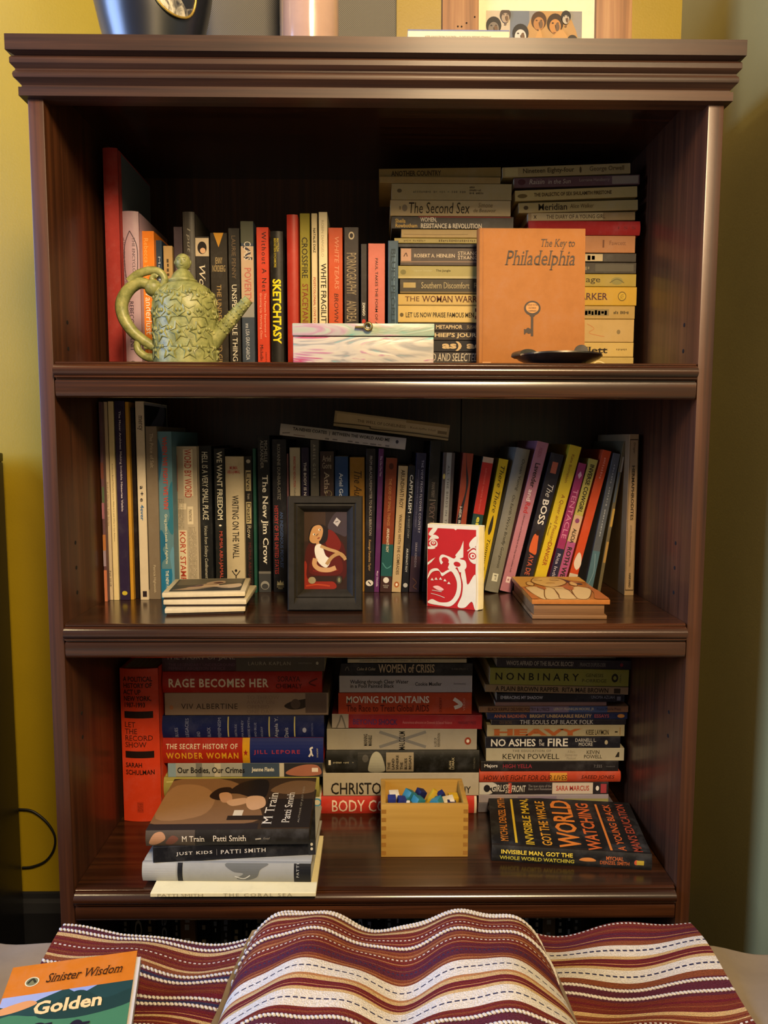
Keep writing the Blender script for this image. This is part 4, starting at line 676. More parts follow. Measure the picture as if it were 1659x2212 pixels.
stack(None, S3, [
 (1073, 1330, 1412, 1424, 'pb', '#2a2220', 'dark book tucked under the shelf edge', []),
 (1073, 1363, 1424, 1443, 'pb', '#2a2630', 'dark grey paperback with condensed capitals', [('t', "WHO'S AFRAID OF THE BLACK BLOCS?", .07, .57, .25, .78, '#9c968c', b2), ('t', 'FRANCIS DUPUIS-DERI', .62, .81, .25, .68, '#7c7670', sb), ('e', .93, .5, .012, .2, '#7c3038')], dict(tilt=-.02)),
 (1058, 1358, 1444, 1475, 'pb', '#8a8838', 'olive yellow paperback with rotated black letters', [('t', 'N O N B I N A R Y', .04, .64, .28, .72, '#1e1c10', dict(bold=.012)), ('t', 'GENESIS\nP-ORRIDGE', .665, .84, .22, .74, '#3c3a18', dict(lead=1.1, align='CENTER')), ('e', .9, .5, .024, .26, '#28261a'), ('e', .9, .5, .012, .12, '#8a8838'), ('t', 'FERAL', .935, .945, .25, .75, '#3c3a18', dict(rot=90))], dict(tilt=-.018)),
 (1048, 1357, 1481, 1497, 'pb', '#947c58', 'brown paper coloured book with black capitals', [('t', 'A PLAIN BROWN RAPPER  RITA MAE BROWN', .07, .86, .2, .82, '#241a10', dict(bold=.018)), ('r', .9, .945, .15, .8, '#3c3020')], dict(tilt=-.022)),
 (1073, 1349, 1498, 1516, 'pb', '#1f1f24', 'black paperback with white small capitals', [('t', 'EMBRACING MY SHADOW', .03, .36, .3, .7, '#c0c0c0', sb), ('t', 'UNOMA AZUAH', .74, .92, .4, .8, '#8c8c90'), ('r', .94, .97, .2, .7, '#6c6c70')], dict(tilt=-.008)),
 (1070, 1310, 1516, 1524, 'pb', '#8c6a5c', 'very thin pinkish booklet', []),
 (1035, 1357, 1525, 1539, 'pb', '#8a6444', 'orange-brown booklet with lilac middle', [('r', .34, .6, 0, 1, '#7c6c7c'), ('r', .6, .86, 0, 1, '#4a5878'), ('t', 'BLACK KRIPPLE DELIVERS POETRY & LYRICS', .06, .47, .22, .78, '#3a241c', sb), ('t', 'LEROY FRANKLIN MOORE, JR', .5, .77, .22, .78, '#c0b490', sb), ('t', 'Poetic Matrix Press', .79, .95, .3, .75, '#2c2838')]),
 (1052, 1355, 1539, 1554, 'pb', '#232a48', 'navy paperback with orange and yellow capitals', [('t', 'ANNA BADKHEN', .05, .28, .25, .75, '#b06848', b2), ('t', 'BRIGHT UNBEARABLE REALITY', .305, .745, .25, .75, '#b89c68', b2), ('t', 'ESSAYS', .765, .87, .25, .75, '#a05050', b2), ('e', .955, .5, .026, .28, '#b07838')]),
 (1062, 1352, 1554, 1566, 'pb', '#221f24', 'black paperback with wide white serif capitals', [('t', 'DU BOIS', .06, .15, .2, .8, '#5c4c38', sb), ('t', 'THE SOULS OF BLACK FOLK', .21, .76, .15, .95, '#b8b4ac', dict(serif=1))]),
 (1052, 1349, 1566, 1590, 'pb', '#a0946e', 'beige paperback with heavy orange slab letters', [('t', 'HEAVY', .04, .685, .08, .68, '#a45a2c', dict(serif=1, bold=.05)), ('t', 'KIESE LAYMON', .72, .885, .14, .6, '#332c1e', sb), ('l', [(.93, .4), (.95, .4)], .12, '#332c1e'), ('r', .965, .97, .1, .8, '#8c6a3c')]),
 (1049, 1340, 1591, 1615, 'pb', '#1b1b22', 'black paperback with brushy white capitals', [('t', 'NO ASHES', .04, .37, .16, .82, '#d4d0c0', dict(bold=.02)), ('t', 'IN\nTHE', .395, .435, .2, .8, '#c0bcb0', dict(bold=.012)), ('t', 'FIRE', .46, .61, .16, .86, '#d4d0c0', dict(bold=.02)), ('t', 'DARNELL L.\nMOORE', .665, .82, .18, .86, '#b4b0a4', dict(bold=.01, align='CENTER')), ('e', .895, .5, .012, .2, '#a89c7c')]),
 (1050, 1348, 1616, 1643, 'pb', '#a39b80', 'cream-grey paperback with black sans capitals', [('t', 'THE EDUCATION OF', .19, .47, .72, .9, '#5c564a', dict(space=1.2)), ('t', 'KEVIN POWELL', .12, .53, .16, .58, '#1c1a18'), ("t", "A Boy's\nJourney into\nManhood", .57, .66, .12, .86, '#847c68', dict(shear=.2, align='CENTER')), ('t', 'KEVIN\nPOWELL', .71, .84, .2, .84, '#28241e', dict(align='CENTER')), ('p', [(.935, .3), (.955, .7), (.965, .7), (.965, .3)], '#28241e')]),
 (1039, 1336, 1644, 1665, 'pb', '#1e1c1d', 'black paperback with white and red sans words', [('t', 'Majors', .025, .12, .3, .74, '#d0ccc4', sb), ('t', 'HIGH YELLA', .16, .37, .32, .72, '#94303c'), ('t', '7.555', .82, .88, .35, .65, '#6c6a68'), ('t', 'Nextbook', .91, .975, .4, .55, '#5c5a58')]),
 (1035, 1340, 1666, 1688, 'hb', '#a43c22', 'orange-red hardback with handwritten black title', [('r', .5, .62, .1, .9, '#b8802c'), ('t', 'HOW WE FIGHT FOR OUR LIVES', .03, .62, .22, .7, '#2a120c', dict(shear=.2)), ('t', 'SAEED JONES', .72, .955, .25, .68, '#2a120c', dict(shear=.2))]),
 (1035, 1314, 1689, 1716, 'pb', '#242022', 'collaged black and white paperback with red capitals', [('p', [(0, 0), (0, 1), (.1, 1), (.14, .7), (.08, .5), (.1, .1)], '#b4b0a4', True), ('e', .06, .5, .025, .3, '#1c1a1c'), ('r', .225, .25, .1, .95, '#a84438'), ('t', 'GIRLS', .10, .2, .25, .8, '#c4c0b4', dict(bold=.01, shear=.15)), ('t', 'TO THE', .205, .235, .1, .85, '#e0d8c4', dict(rot=90)), ('t', 'FRONT', .25, .36, .2, .75, '#c4c0b4', dict(bold=.01, shear=.15)), ('t', 'The true story of the\nRiot Grrrl Revolution', .38, .56, .35, .8, '#8c8884'), ('r', .565, .88, .04, .96, '#b8ac98'), ('t', 'SARA MARCUS', .595, .85, .3, .72, '#a0302c', dict(bold=.014)), ('e', .915, .5, .013, .2, '#d0ccc0'), ('r', .94, .985, .1, .85, '#94383c')]),
 (1034, 1314, 1716, 1734, 'pb', '#8c8284', 'speckled lilac and silver booklet', [('r', .66, 1, .1, .5, '#8a8450'), ('r', .3, .6, .2, .8, '#7a6c7c')]),
 (1033, 1325, 1734, 1755, 'pb', '#56525a', 'marbled black and white notebook', [('e', .9, .5, .03, .3, '#a09ca0'), ('e', .1, .5, .03, .4, '#b0acac'), ('e', .2, .3, .02, .3, '#98949a')]),
], 0.192, 'the lower right stack', 'books stacked on the lower shelf')

# books lying in front on the lower shelf
def lay(kind, L, R, Z, T, Wd, col, prints, label, top=None, group='books lying at the front of the lower shelf', name=None):
    A, B = PZ(*L, Z), PZ(*R, Z); d = B - A
    r = make_book(kind, True, d.length, T, Wd, col, prints, loc=((A.x+B.x)/2, (A.y+B.y)/2, Z), rot=(0, 0, math.atan2(d.y, d.x)), top=top, name=name)
    tag(r, label, 'book', group); return r
z = S3 + 0.0003
lay('pb', (325, 1938), (682, 1937), z, 0.0052, 0.135, '#d2c89c', [('t', 'PATTI SMITH', .04, .32, .1, .8, '#8c8468', dict(serif=1)), ('t', 'THE CORAL SEA', .44, .86, .1, .9, '#8c8468', dict(serif=1, space=1.3))], 'thin cream paperback under the stack, jutting over the lower shelf edge')
z += 0.0054
lay('hb', (309, 1902), (672, 1905), z, 0.0245, 0.150, '#8f9089', [('r', 0, .2, 0, 1, '#9c9c94'), ('r', .21, .24, 0, 1, '#17181a'), ('p', [(.5, 1), (.54, .6), (.6, .5), (.56, .2), (.62, .1), (.68, .3), (.7, .7), (.74, 1)], '#60625e', True), ('l', [(.55, .35), (.6, .2), (.64, .4)], .05, '#c8c8c0'), ('r', .9, 1, 0, 1, '#17181a'), ('t', 'PATTI', .915, .93, .3, 1, '#a8a8a0', dict(rot=90, space=1.2))], 'silver grey photo hardback with a black band, under two black books')
z += 0.0247
lay('pb', (331, 1864), (682, 1846), z, 0.0205, 0.130, '#18181b', [('t', 'JUST KIDS', .14, .36, .36, .62, '#d0ccc4', dict(serif=1, space=1.2, bold=.008)), ('r', .385, .388, .3, .7, '#6c6a68'), ('t', 'PATTI SMITH', .41, .69, .36, .62, '#d0ccc4', dict(serif=1, space=1.2, bold=.008)), ('r', .955, 1, 0, 1, '#26282c'), ('e', .975, .7, .008, .1, '#c8c4b8'), ('e', .975, .4, .008, .1, '#c8c4b8')], 'black paperback with small white serif capitals, second from top of the front stack')
z += 0.0207
lay('hb', (316, 1827), (668, 1823), z, 0.0205, 0.145, '#211e1a', [('r', 0, .3, .0, 1, '#4a4034'), ('p', [(.02, .2), (.05, .8), (.1, .9), (.12, .5), (.06, .1)], '#a87c58', True), ('p', [(.12, .2), (.16, .7), (.2, .5), (.16, .1)], '#6c4434', True), ('t', 'M Train', .22, .36, .3, .66, '#d8cdb4', dict(serif=1)), ('t', 'Patti Smith', .41, .615, .3, .68, '#d8cdb4', dict(serif=1)), ('l', [(.67, .42), (.705, .46)], .1, '#a09884'), ('t', 'Knopf', .72, .76, .36, .54, '#8c8474', dict(shear=.2))],
 'black hardback with a brown portrait cover on top of the front stack',
 top=[('r', 0, 1, 0, 1, '#3a2c1e'), ('p', [(.0, .12), (.64, .12), (.62, .5), (.4, .95), (.0, .95)], '#7c5c3c', True), ('p', [(.02, .2), (.3, .25), (.34, .6), (.2, .85), (.02, .8)], '#94704a', True), ('r', 0, .68, .0, .1, '#2a2420'), ('p', [(.30, .62), (.34, .78), (.42, .8), (.44, .66), (.38, .54)], '#201812', True), ('p', [(.36, .66), (.40, .7), (.44, .66), (.46, .52), (.40, .5)], '#b48862', True), ('p', [(.42, .7), (.5, .92), (.66, .95), (.68, .62), (.62, .56), (.5, .66)], '#1e1a16', True), ('p', [(.43, .52), (.54, .58), (.58, .5), (.48, .42)], '#c09870', True), ('p', [(.56, .6), (.66, .6), (.69, .42), (.62, .34), (.57, .42)], '#c49c74', True), ('r', .47, .7, .16, .24, '#2a221a'), ('r', .5, .56, .24, .34, '#d0c4a8'), ('p', [(.7, .72), (.82, .92), (1, .9), (1, .7), (.86, .64)], '#6c5236', True), ('r', .70, 1, .02, .55, '#241e18'),
  ('t', 'M Train', .70, .76, .08, .68, '#d8d0bc', dict(rot=90, serif=1)), ('t', 'Patti Smith', .82, .87, .1, .68, '#d8d0bc', dict(rot=90, serif=1)), ('t', 'AUTHOR OF JUST KIDS', .92, .935, .1, .8, '#8c8470', dict(rot=90))])
FIRE = ['#c8c030', '#c8a428', '#c88028', '#c46a28', '#bc5428', '#a83c2c', '#7c2c34']
lay('hb', (1062, 1859), (1407, 1880), S3 + 0.0003, 0.0225, 0.142, '#191817', [('t', 'INVISIBLE MAN, GOT THE', .06, .51, .52, .80, '#cdb23c', dict(bold=.022)), ('t', 'WHOLE WORLD WATCHING', .05, .52, .18, .44, '#bcae3c', dict(bold=.022)), ('p', [(.55, .45), (.57, .58), (.62, .62), (.65, .52), (.65, .42), (.6, .38), (.57, .4)], '#c07838', True), ('t', 'MYCHAL\nDENZEL SMITH', .68, .86, .26, .76, '#b86030', dict(bold=.012, align='CENTER')), ('e', .905, .48, .015, .16, '#b85030'), ('r', .905, .95, .34, .62, '#a89030')],
 'black hardback with fiery hand-lettered title lying at the right of the lower shelf',
 top=[('t', 'MYCHAL DENZEL SMITH', .06, .11, .08, .95, '#c07830', dict(rot=90, bold=.01)), ('l', [(.16, .06), (.16, .94)], .022, '#c8a82c'), ('t', 'INVISIBLE MAN,', .22, .285, .04, .96, '#c8a42c', dict(rot=90, bold=.016)), ('t', 'GOT THE WHOLE', .325, .39, .04, .92, '#c88c2c', dict(rot=90, bold=.016)), ('t', 'WORLD', .43, .575, .02, .96, '#c8742c', dict(rot=90, bold=.022)), ('t', 'WATCHING', .61, .70, .0, .92, '#bc5c2a', dict(rot=90, bold=.02)), ('l', [(.755, .02), (.755, .92)], .022, '#c07030'), ('t', 'A YOUNG BLACK', .80, .85, .02, .92, '#b85a2c', dict(rot=90, bold=.014)), ('t', "MAN'S EDUCATION", .89, .95, .02, .94, '#94402c', dict(rot=90, bold=.014))])

# ---------------- bottom compartment, dim row behind the bed
r4 = []; rnd = random.Random(3)
LOWT = ['', 'CO', '', 'Sect', '', '', '', '', '', '', '', '', '', '', '', '', '', '', 'IO', 'NN', '', '', '', '', '', '', '', '', '', '', '', '', '', '', '', '', '', '', '', '', '']
px = 262
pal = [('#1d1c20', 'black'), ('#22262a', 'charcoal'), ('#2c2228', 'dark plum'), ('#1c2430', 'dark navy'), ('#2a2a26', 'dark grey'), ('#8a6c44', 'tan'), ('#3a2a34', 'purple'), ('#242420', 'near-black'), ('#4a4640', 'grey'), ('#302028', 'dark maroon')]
i = 0
while px < 1255:
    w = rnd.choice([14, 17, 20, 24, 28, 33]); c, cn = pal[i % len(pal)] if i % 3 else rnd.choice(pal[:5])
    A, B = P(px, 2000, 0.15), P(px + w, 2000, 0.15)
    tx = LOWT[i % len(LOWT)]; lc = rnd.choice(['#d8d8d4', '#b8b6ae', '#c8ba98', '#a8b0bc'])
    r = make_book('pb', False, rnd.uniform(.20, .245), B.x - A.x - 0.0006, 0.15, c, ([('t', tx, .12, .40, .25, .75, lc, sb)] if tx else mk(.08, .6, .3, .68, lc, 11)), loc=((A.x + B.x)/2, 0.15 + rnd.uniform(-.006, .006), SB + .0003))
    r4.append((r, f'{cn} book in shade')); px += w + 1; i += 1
label_row(r4, 'in the bottom compartment', 'books in the bottom compartment')

# ================================================================== things on the upper shelf
def rel(root_loc):
    o = Vector(root_loc)
    return lambda p: Vector(p) - o
# ---- teapot
TY = 0.066
tc = P(402, 778, TY); tp = tag(empty('teapot', (tc.x, TY, S1 + .0003)), 'sage green ceramic teapot with star relief and a head-shaped lid knob', 'teapot')
M_CER = None
def ceramic(name, c0, c1, c2):
    mt, nt, b = nodes(name); v = coords(nt, (1, 1, 1)); n = noise(nt, v, 90, 5, 0.7); 
    nt.links.new(ramp(nt, n.outputs['Fac'], [(0.3, lin(c0)), (0.5, lin(c1)), (0.7, lin(c2))]), b.inputs['Base Color'])
    b.inputs['Roughness'].default_value = 0.42; bump(nt, n.outputs['Fac'], b, 0.35, 0.0015); return mt
M_CER = ceramic('sage_ceramic', '#5c6038', '#868a52', '#a4a268')
loc = lambda px, py, dy=0.0: Vector((P(px, py, TY).x - tc.x, dy, P(px, py, TY).z - S1))
u_ = (P(500, 700, TY).x - P(400, 700, TY).x)/100      # metres per pixel here
prof = [(0, 778)] + [(r*u_, y) for r, y in ((66, 779), (70, 776), (69, 768), (68, 740), (69, 705), (69, 670), (67, 652), (62, 638), (54, 626), (44, 618), (36, 614), (33, 612))]
pz = [(0, 0.0), (64*u_, 0.0), (68*u_, .0015), (69.5*u_, .004)] + [(r, loc(402, y).z) for r, y in prof[3:]]
def body_r(z):
    for (r0, z0), (r1, z1) in zip(pz[1:], pz[2:]):
        if z0 <= z <= z1: return r0 + (r1 - r0)*(z - z0)/max(1e-6, z1 - z0)
    return pz[3][0]
SYB = 0.80
MB().lathe([(max(0.0, r), z) for r, z in pz] + [(0, pz[-1][1])], 48, sy=SYB).build('body', M_CER, tp, 50)
lx = loc(395, 600).x
lid = MB(); lid.lathe([(r*u_, loc(395, y).z) for r, y in ((29, 613), (31, 609), (30, 606), (25, 603), (22, 596), (17, 589), (11, 584), (8, 581))] + [(0, loc(395, 580).z)], 32, c=(lx, 0, 0))
lido = lid.build('lid', M_CER, tp, 40)
kn = MB(); kc = loc(395, 568); kn.ball(kc, (17*u_, 15*u_, 19*u_), 18, 12)
kn.ball(kc + Vector((0, -13*u_, 0)), (2.2*u_, 4*u_, 5*u_), 8, 6)
for s_ in (-1, 1):
    kn.ball(kc + Vector((s_*6*u_, -13*u_, 4*u_)), (3.4*u_, 2.2*u_, 2*u_), 8, 6)
    kn.tube([kc + Vector((s_*3*u_, -14*u_, 8*u_)), kc + Vector((s_*10*u_, -11.5*u_, 8*u_))], 1.1*u_, 6)
    kn.ball(kc + Vector((s_*16*u_, 0, 0)), (3*u_, 3*u_, 5*u_), 8, 6)
kn.ball(kc + Vector((0, -13*u_, -7*u_)), (4.5*u_, 2.4*u_, 1.7*u_), 8, 6)
kn.lathe([(10*u_, -19*u_), (8*u_, -14*u_), (10*u_, -11*u_)], 16, c=kc)
kn.build('knob', M_CER, lido, 50)
cp = lambda x, y, d=0.0: loc(190 + x/3.687, 300 + y/3.687, d)
hd = MB()
hp = crom([tuple(cp(*q)) for q in ((545, 1200), (480, 1165), (410, 1150), (340, 1190), (288, 1260), (268, 1340), (292, 1440), (360, 1540), (440, 1605), (530, 1660))], 6, False)
hd.tube(hp, lambda t: (0.0058 + 0.0022*math.sin(PI*t))*1.0, 12)
hp = crom([tuple(cp(*q)) for q in ((330, 1140), (400, 1080), (500, 1050), (575, 1065), (612, 1120), (588, 1175), (535, 1160), (510, 1115), (535, 1088), (556, 1105))], 6, False)
hd.tube(hp, lambda t: 0.0056 - 0.0026*t, 10)
hp = crom([tuple(cp(*q)) for q in ((540, 1745), (470, 1740), (405, 1690), (395, 1630), (430, 1600), (480, 1612), (484, 1655), (450, 1662))], 6, False)
hd.tube(hp, lambda t: 0.0058 - 0.003*t, 10)
hd.ball(cp(520, 1190), (0.011, 0.010, 0.011), 12, 8)
hd.build('handle', M_CER, tp, 60)
sp = MB(); a, b = cp(985, 1620), cp(1285, 1285, -0.004)
sp.tube([a + (b - a)*t for t in (0, .15, .3, .5, .7, .85, 1)], lambda t: 0.0125 - 0.0062*t**0.7, 16)
spo = sp.build('spout', M_CER, tp, 50)
dn = (b - a).normalized(); st = MB()
for k in range(7):
    for q in range(5):
        t = .3 + .1*k; w = PI*(0.15 + 0.7*q/4) + (0.3 if k % 2 else 0); r = 0.0125 - 0.0062*t**0.7
        n1 = Vector((0, -1, 0)); n2 = dn.cross(n1).normalized()
        st.ball(a + (b - a)*t + (n2*math.cos(w) + n1*math.sin(w))*(r - .0006), 0.0017, 6, 5)
st.build('stud_relief', M_CER, spo, 60)
sp2 = MB(); sp2.lathe([(0.0030, 0), (0.0062, 0)], 12); 
for row in range(4):
    z0 = 0.0185 + row*0.0220
    for c in range(10):
        a0 = 2*PI*(c + 0.5*(row % 2))/10; s = MB(); ring = []
        for k in range(11):
            rr = 0.0124 if k % 2 == 0 else 0.0056; w = PI/2 + 2*PI*k/10 + 0.3*row
            z_ = z0 + rr*math.sin(w); R = body_r(z_); th = a0 + rr*math.cos(w)/0.04
            ring.append((R*math.cos(th)*1.004, R*SYB*math.sin(th)*1.004, z_))
        s.tube(ring, 0.0012, 5)
        R = body_r(z0); s.ball((R*math.cos(a0), R*SYB*math.sin(a0), z0), 0.0026, 8, 6)
        th = a0 + PI/10; z1 = z0 + 0.004
        for e in (-0.055, 0.055): 
            R = body_r(z1); s.ball((R*math.cos(th + e), R*SYB*math.sin(th + e), z1), (0.0020, 0.0020, 0.0028), 7, 5)
        s.build('star_relief', M_CER, tp, 60)
# ---- painted box
def swirl(name, stops, scale, stretch=(.30, 1, 1.5)):
    mt, nt, b = nodes(name); n = noise(nt, coords(nt, stretch), scale, 3, 0.5, 2.2)
    nt.links.new(ramp(nt, n.outputs['Fac'], stops), b.inputs['Base Color'])
    b.inputs['Roughness'].default_value = 0.35; bump(nt, n.outputs['Fac'], b, 0.5, 0.003); return mt
M_SW1 = swirl('swirled_paint_body', [(0.30, lin('#5aa8a0')), (0.38, lin('#8c8a84')), (0.44, lin('#b4ac9c')), (0.54, lin('#bcb29c')), (0.59, lin('#a8788a')), (0.64, lin('#a83c5a')), (0.70, lin('#b4a498')), (0.8, lin('#8a8c7c'))], 26)
M_SW2 = swirl('swirled_paint_lid', [(0.28, lin('#2a9c8c')), (0.37, lin('#93aa94')), (0.46, lin('#a0a890')), (0.53, lin('#aca09a')), (0.60, lin('#ac808e')), (0.68, lin('#a8b49c')), (0.8, lin('#ddd6c4'))], 24)
BY = 0.050; A, B = P(632, 783, BY), P(938, 783, BY); bw = B.x - A.x; zl, zt2 = P(785, 726, BY).z - S1, P(785, 699, BY).z - S1
pb = tag(empty('painted_box', ((A.x + B.x)/2, BY, S1 + .0003)), 'small lidded box swirled with white, pink and teal paint', 'box')
MB().box(-bw/2 + .0008, bw/2 - .0008, 0, .085, 0, zl - .0012, bev=.0012).build('box_body', M_SW1, pb, 40)
ld = MB().box(-bw/2, bw/2, -.0005, .0855, zl, zt2, bev=.0012).build('lid', M_SW2, pb, 40)
M_BRASS = paint('#7d7048', 0.35, 0.15, 200, 0.5, 0.8)
k = P(795, 707, BY); rx = k.x - (A.x + B.x)/2; rz = k.z - S1
hk = MB(); hk.tube([(rx + 0.0045*math.cos(w*PI/8), -0.004, rz + 0.0045*math.sin(w*PI/8)) for w in range(17)], 0.0017, 8); hk.tube([(rx - 0.016, -0.0035, rz - 0.0008), (rx - 0.004, -0.004, rz - 0.0008)], 0.0016, 8); hk.tube([(rx, 0, rz + .001), (rx, -0.004, rz + .004)], 0.0012, 6)
hk.build('clasp', M_BRASS, ld, 60)
# ---- orange cloth book standing with its cover to the front
KY = 0.135; A, B = P(1033, 786, KY), P(1263, 786, KY); kw = B.x - A.x; kz = P(1150, 494, KY + .012).z - S1
kb = empty('hardcover_book', ((A.x + B.x)/2, KY, S1 + .0016), (-0.07, 0, 0)); tag(kb, 'orange cloth hardback with a key printed on its cover, leaning face out', 'book')
KT = 0.018
mb = MB(); mb.box(-kw/2 + .004, kw/2, 0, .0026, 0, kz, bev=.0009); mb.box(-kw/2 + .004, kw/2, KT - .0026, KT, 0, kz, bev=.0009)
mb.extrude([(-kw/2 + .0045, .0002), (-kw/2 + .0015, .0008), (-kw/2 - .001, .005), (-kw/2 - .0016, KT/2), (-kw/2 - .001, KT - .005), (-kw/2 + .0015, KT - .0008), (-kw/2 + .0045, KT - .0002), (-kw/2 + .0045, KT - .002), (-kw/2 + .001, KT/2), (-kw/2 + .0045, .002)], lambda p, q, a: (p, q, a), 0, kz)
kc_ = mb.build('cover', cover('#a56d3a', True), kb, 35)
MB().box(-kw/2 + .004, kw/2 - .004, .0028, KT - .0028, .003, kz - .003).build('page_block', pages(1), kb)
DK = '#40342a'
c = plane_canvas(kc_, (-kw/2, 0, 0), (kw, 0, 0), (0, 0, kz), name='cover_print')
c.text('The Key to', .585, .90, .855, .925, DK, shear=.25, serif=1)
c.text('Philadelphia', .245, .90, .71, .845, DK, shear=.25, serif=1)
c.ell(.505, .445, .078, .052, DK, 28); c.ell(.505, .448, .060, .037, '#c08848', 28)
c.text('THE KEY TO THE', .455, .555, .462, .473, DK); c.text('OCTAVO', .47, .54, .441, .453, DK); c.text('COMPANY', .465, .545, .421, .431, DK)
c.poly([(.470, .402), (.540, .402), (.520, .385), (.490, .385)], DK); c.rect(.492, .515, .25, .40, DK); c.rect(.428, .44, .262, .30, DK); c.poly([(.44, .268), (.455, .276), (.47, .266), (.495, .272), (.495, .30), (.465, .31), (.44, .296)], DK)
c.rect(.038, .042, 0, 1, '#8c5424')
c.rect(.04, .12, .0, .07, '#c89460')
# ---- pewter dish
DY = 0.062; dc = P(1206, 783, DY); dl = lambda px, py: (P(px, py, DY).x - dc.x, P(px, py, DY).z - S1)
ds = tag(empty('pewter_dish', (dc.x, DY, S1 + .0003)), 'dark pewter saucer with two upturned rests in front of the orange book', 'dish')
M_PEW = paint('#7a736a', 0.26, 0.3, 60, 0.5, 0.95)
R = 93*u_
MB().lathe([(0, 0), (.020, 0), (.022, .0022), (.036, .0042), (R - .004, .0105), (R, .0138), (R - .0008, .0158), (R - .004, .0150), (.034, .0098), (0, .0088)], 48).build('saucer', M_PEW, ds, 40)
for (x, hgt, wid, yaw) in ((dl(1132, 755)[0], .0080, .024, .3), (dl(1252, 745)[0], .0135, .018, -.2)):
    l = MB(); n_ = 12; arc = [(wid/2*math.cos(PI*i/n_), hgt*math.sin(PI*i/n_)**0.6) for i in range(n_ + 1)]
    arc = [(q, h) for q, h in arc] + [(-wid*.3, -.002), (wid*.3, -.002)]
    l.extrude(arc, lambda p, q, a_: (x + p*math.cos(yaw) - a_*math.sin(yaw), -0.006 + p*math.sin(yaw) + a_*math.cos(yaw), .0138 + q), -.010, .014)
    l.build('cigarette_rest', M_PEW, ds, 40)

# ================================================================== things on the middle shelf
# ---- three tiles
M_TILE = paint('#cfc2a0', 0.3, 0.06, 120, 0.5); M_CORK = paint('#2c2018', 0.9, 0.2, 300)
zz = S2 + .0003; tiles = []
for i, (fl, fr, desc) in enumerate((((356, 1328), (530, 1324), 'lowest'), ((352, 1310), (533, 1308), 'middle'), ((350, 1294), (530, 1291), 'top'))):
    A, B = PZ(*fl, zz + .001), PZ(*fr, zz + .001); d = B - A; w = d.length; yaw = math.atan2(d.y, d.x) + (0.02, -.03, .01)[i]
    t = empty('coaster_tile', ((A.x + B.x)/2, (A.y + B.y)/2, zz), (0, 0, yaw)); dp = .098
    MB().box(-w/2 + .002, w/2 - .002, .002, dp - .002, 0, .0026).build('cork_base', M_CORK, t)
    tl = MB().box(-w/2, w/2, 0, dp, .0027, .0090, bev=.0014).build('tile', M_TILE, t, 40)
    if i == 2:
        c = plane_canvas(tl, (-w/2 + .007, .008, .0090), (w - .014, 0, 0), (0, dp - .012, 0), name='tile_picture')
        c.rect(0, 1, 0, 1, '#3c3c38'); c.rect(.03, .97, .5, .97, '#5c584c')
        c.poly([(.03, .12), (.2, .25), (.32, .45), (.5, .6), (.62, .55), (.66, .35), (.5, .25), (.3, .12)], '#b8a084', True)
        c.poly([(.45, .62), (.55, .78), (.7, .8), (.72, .6), (.6, .5)], '#a89078', True); c.poly([(.6, .35), (.8, .5), (.96, .55), (.97, .3), (.8, .2)], '#c0ac90', True)
        c.poly([(.2, .3), (.3, .42), (.42, .5), (.4, .36)], '#5c4a54', True); c.poly([(.55, .62), (.62, .72), (.7, .66), (.66, .58)], '#5c4038', True)
        c.line([(.05, .13), (.3, .2), (.55, .3), (.8, .26)], .02, '#4a3c34'); c.line([(.35, .5), (.55, .5), (.68, .6), (.9, .6)], .02, '#4a3c34')
    tag(t, ('cream ceramic tile at the bottom of the three-tile pile', 'plain cream ceramic tile in the middle of the three-tile pile', 'cream ceramic tile with reclining figures on top of the pile')[i], 'tile', 'ceramic tiles piled on the middle shelf')
    zz += .0092
# ---- dark framed painting
A, B = PZ(623, 1319, S2), PZ(783, 1321, S2); fw = (B - A).length; fh = P(703, 1073, .082).z - S2
fr = tag(empty('framed_painting', ((A.x + B.x)/2, .070, S2 + .0013), (-0.06, 0, 0)), 'small painting of a figure on a red armchair in a dark deep frame', 'painting')
M_FRM = paint('#26231d', 0.6, 0.2, 90, 0.15, bmp=.2)
lp = [(0, .016), (0, -.004), (.0015, -.006), (.0085, -.006), (.0105, -.0035), (.0125, -.0045), (.0150, -.0025), (.0175, .001), (.0195, .004), (.021, .006)]
mb = MB(); vs = []
for o_, y in lp:
    e = .006 if o_ > .009 else 0
    vs += [(-fw/2 + o_, y, o_ + e), (fw/2 - o_, y, o_ + e), (fw/2 - o_, y, fh - o_), (-fw/2 + o_, y, fh - o_)]
n = len(lp); mb.add(vs, [(i*4+k, i*4+(k+1) % 4, i*4+4+(k+1) % 4, i*4+4+k) for i in range(n-1) for k in range(4)])
mb.box(-fw/2 + .001, fw/2 - .001, .0065, .016, .001, fh - .001)
fo = mb.build('frame', M_FRM, fr, 25)
rg = MB(); rg.tube([(.004 + .004*math.cos(w*PI/8), .010, fh + .003 + .004*math.sin(w*PI/8)) for w in range(17)], .0006, 6); rg.build('hanging_ring', M_BRASS, fr, 60)
pw, ph = fw - .042, fh - .048
cvb = MB().box(-pw/2 - .001, pw/2 + .001, .0058, .0064, .026, .028 + ph).build('canvas', paint('#2a1512', .4, .2, 60), fr)
c = plane_canvas(cvb, (-pw/2, .0058, .027), (pw, 0, 0), (0, 0, ph), name='painted_picture')
c.rect(0, 1, 0, 1, '#2b1913'); c.rect(.0, .5, .62, 1, '#35251a'); c.rect(.5, 1, .7, 1, '#241a18'); c.poly([(.55, .8), (.75, 1), (1, 1), (1, .7), (.8, .72)], '#3a3034', True)
c.poly([(.05, .1), (.02, .45), (.12, .6), (.3, .66), (.5, .76), (.7, .66), (.9, .6), (.98, .4), (.9, .12)], '#42100c', True)
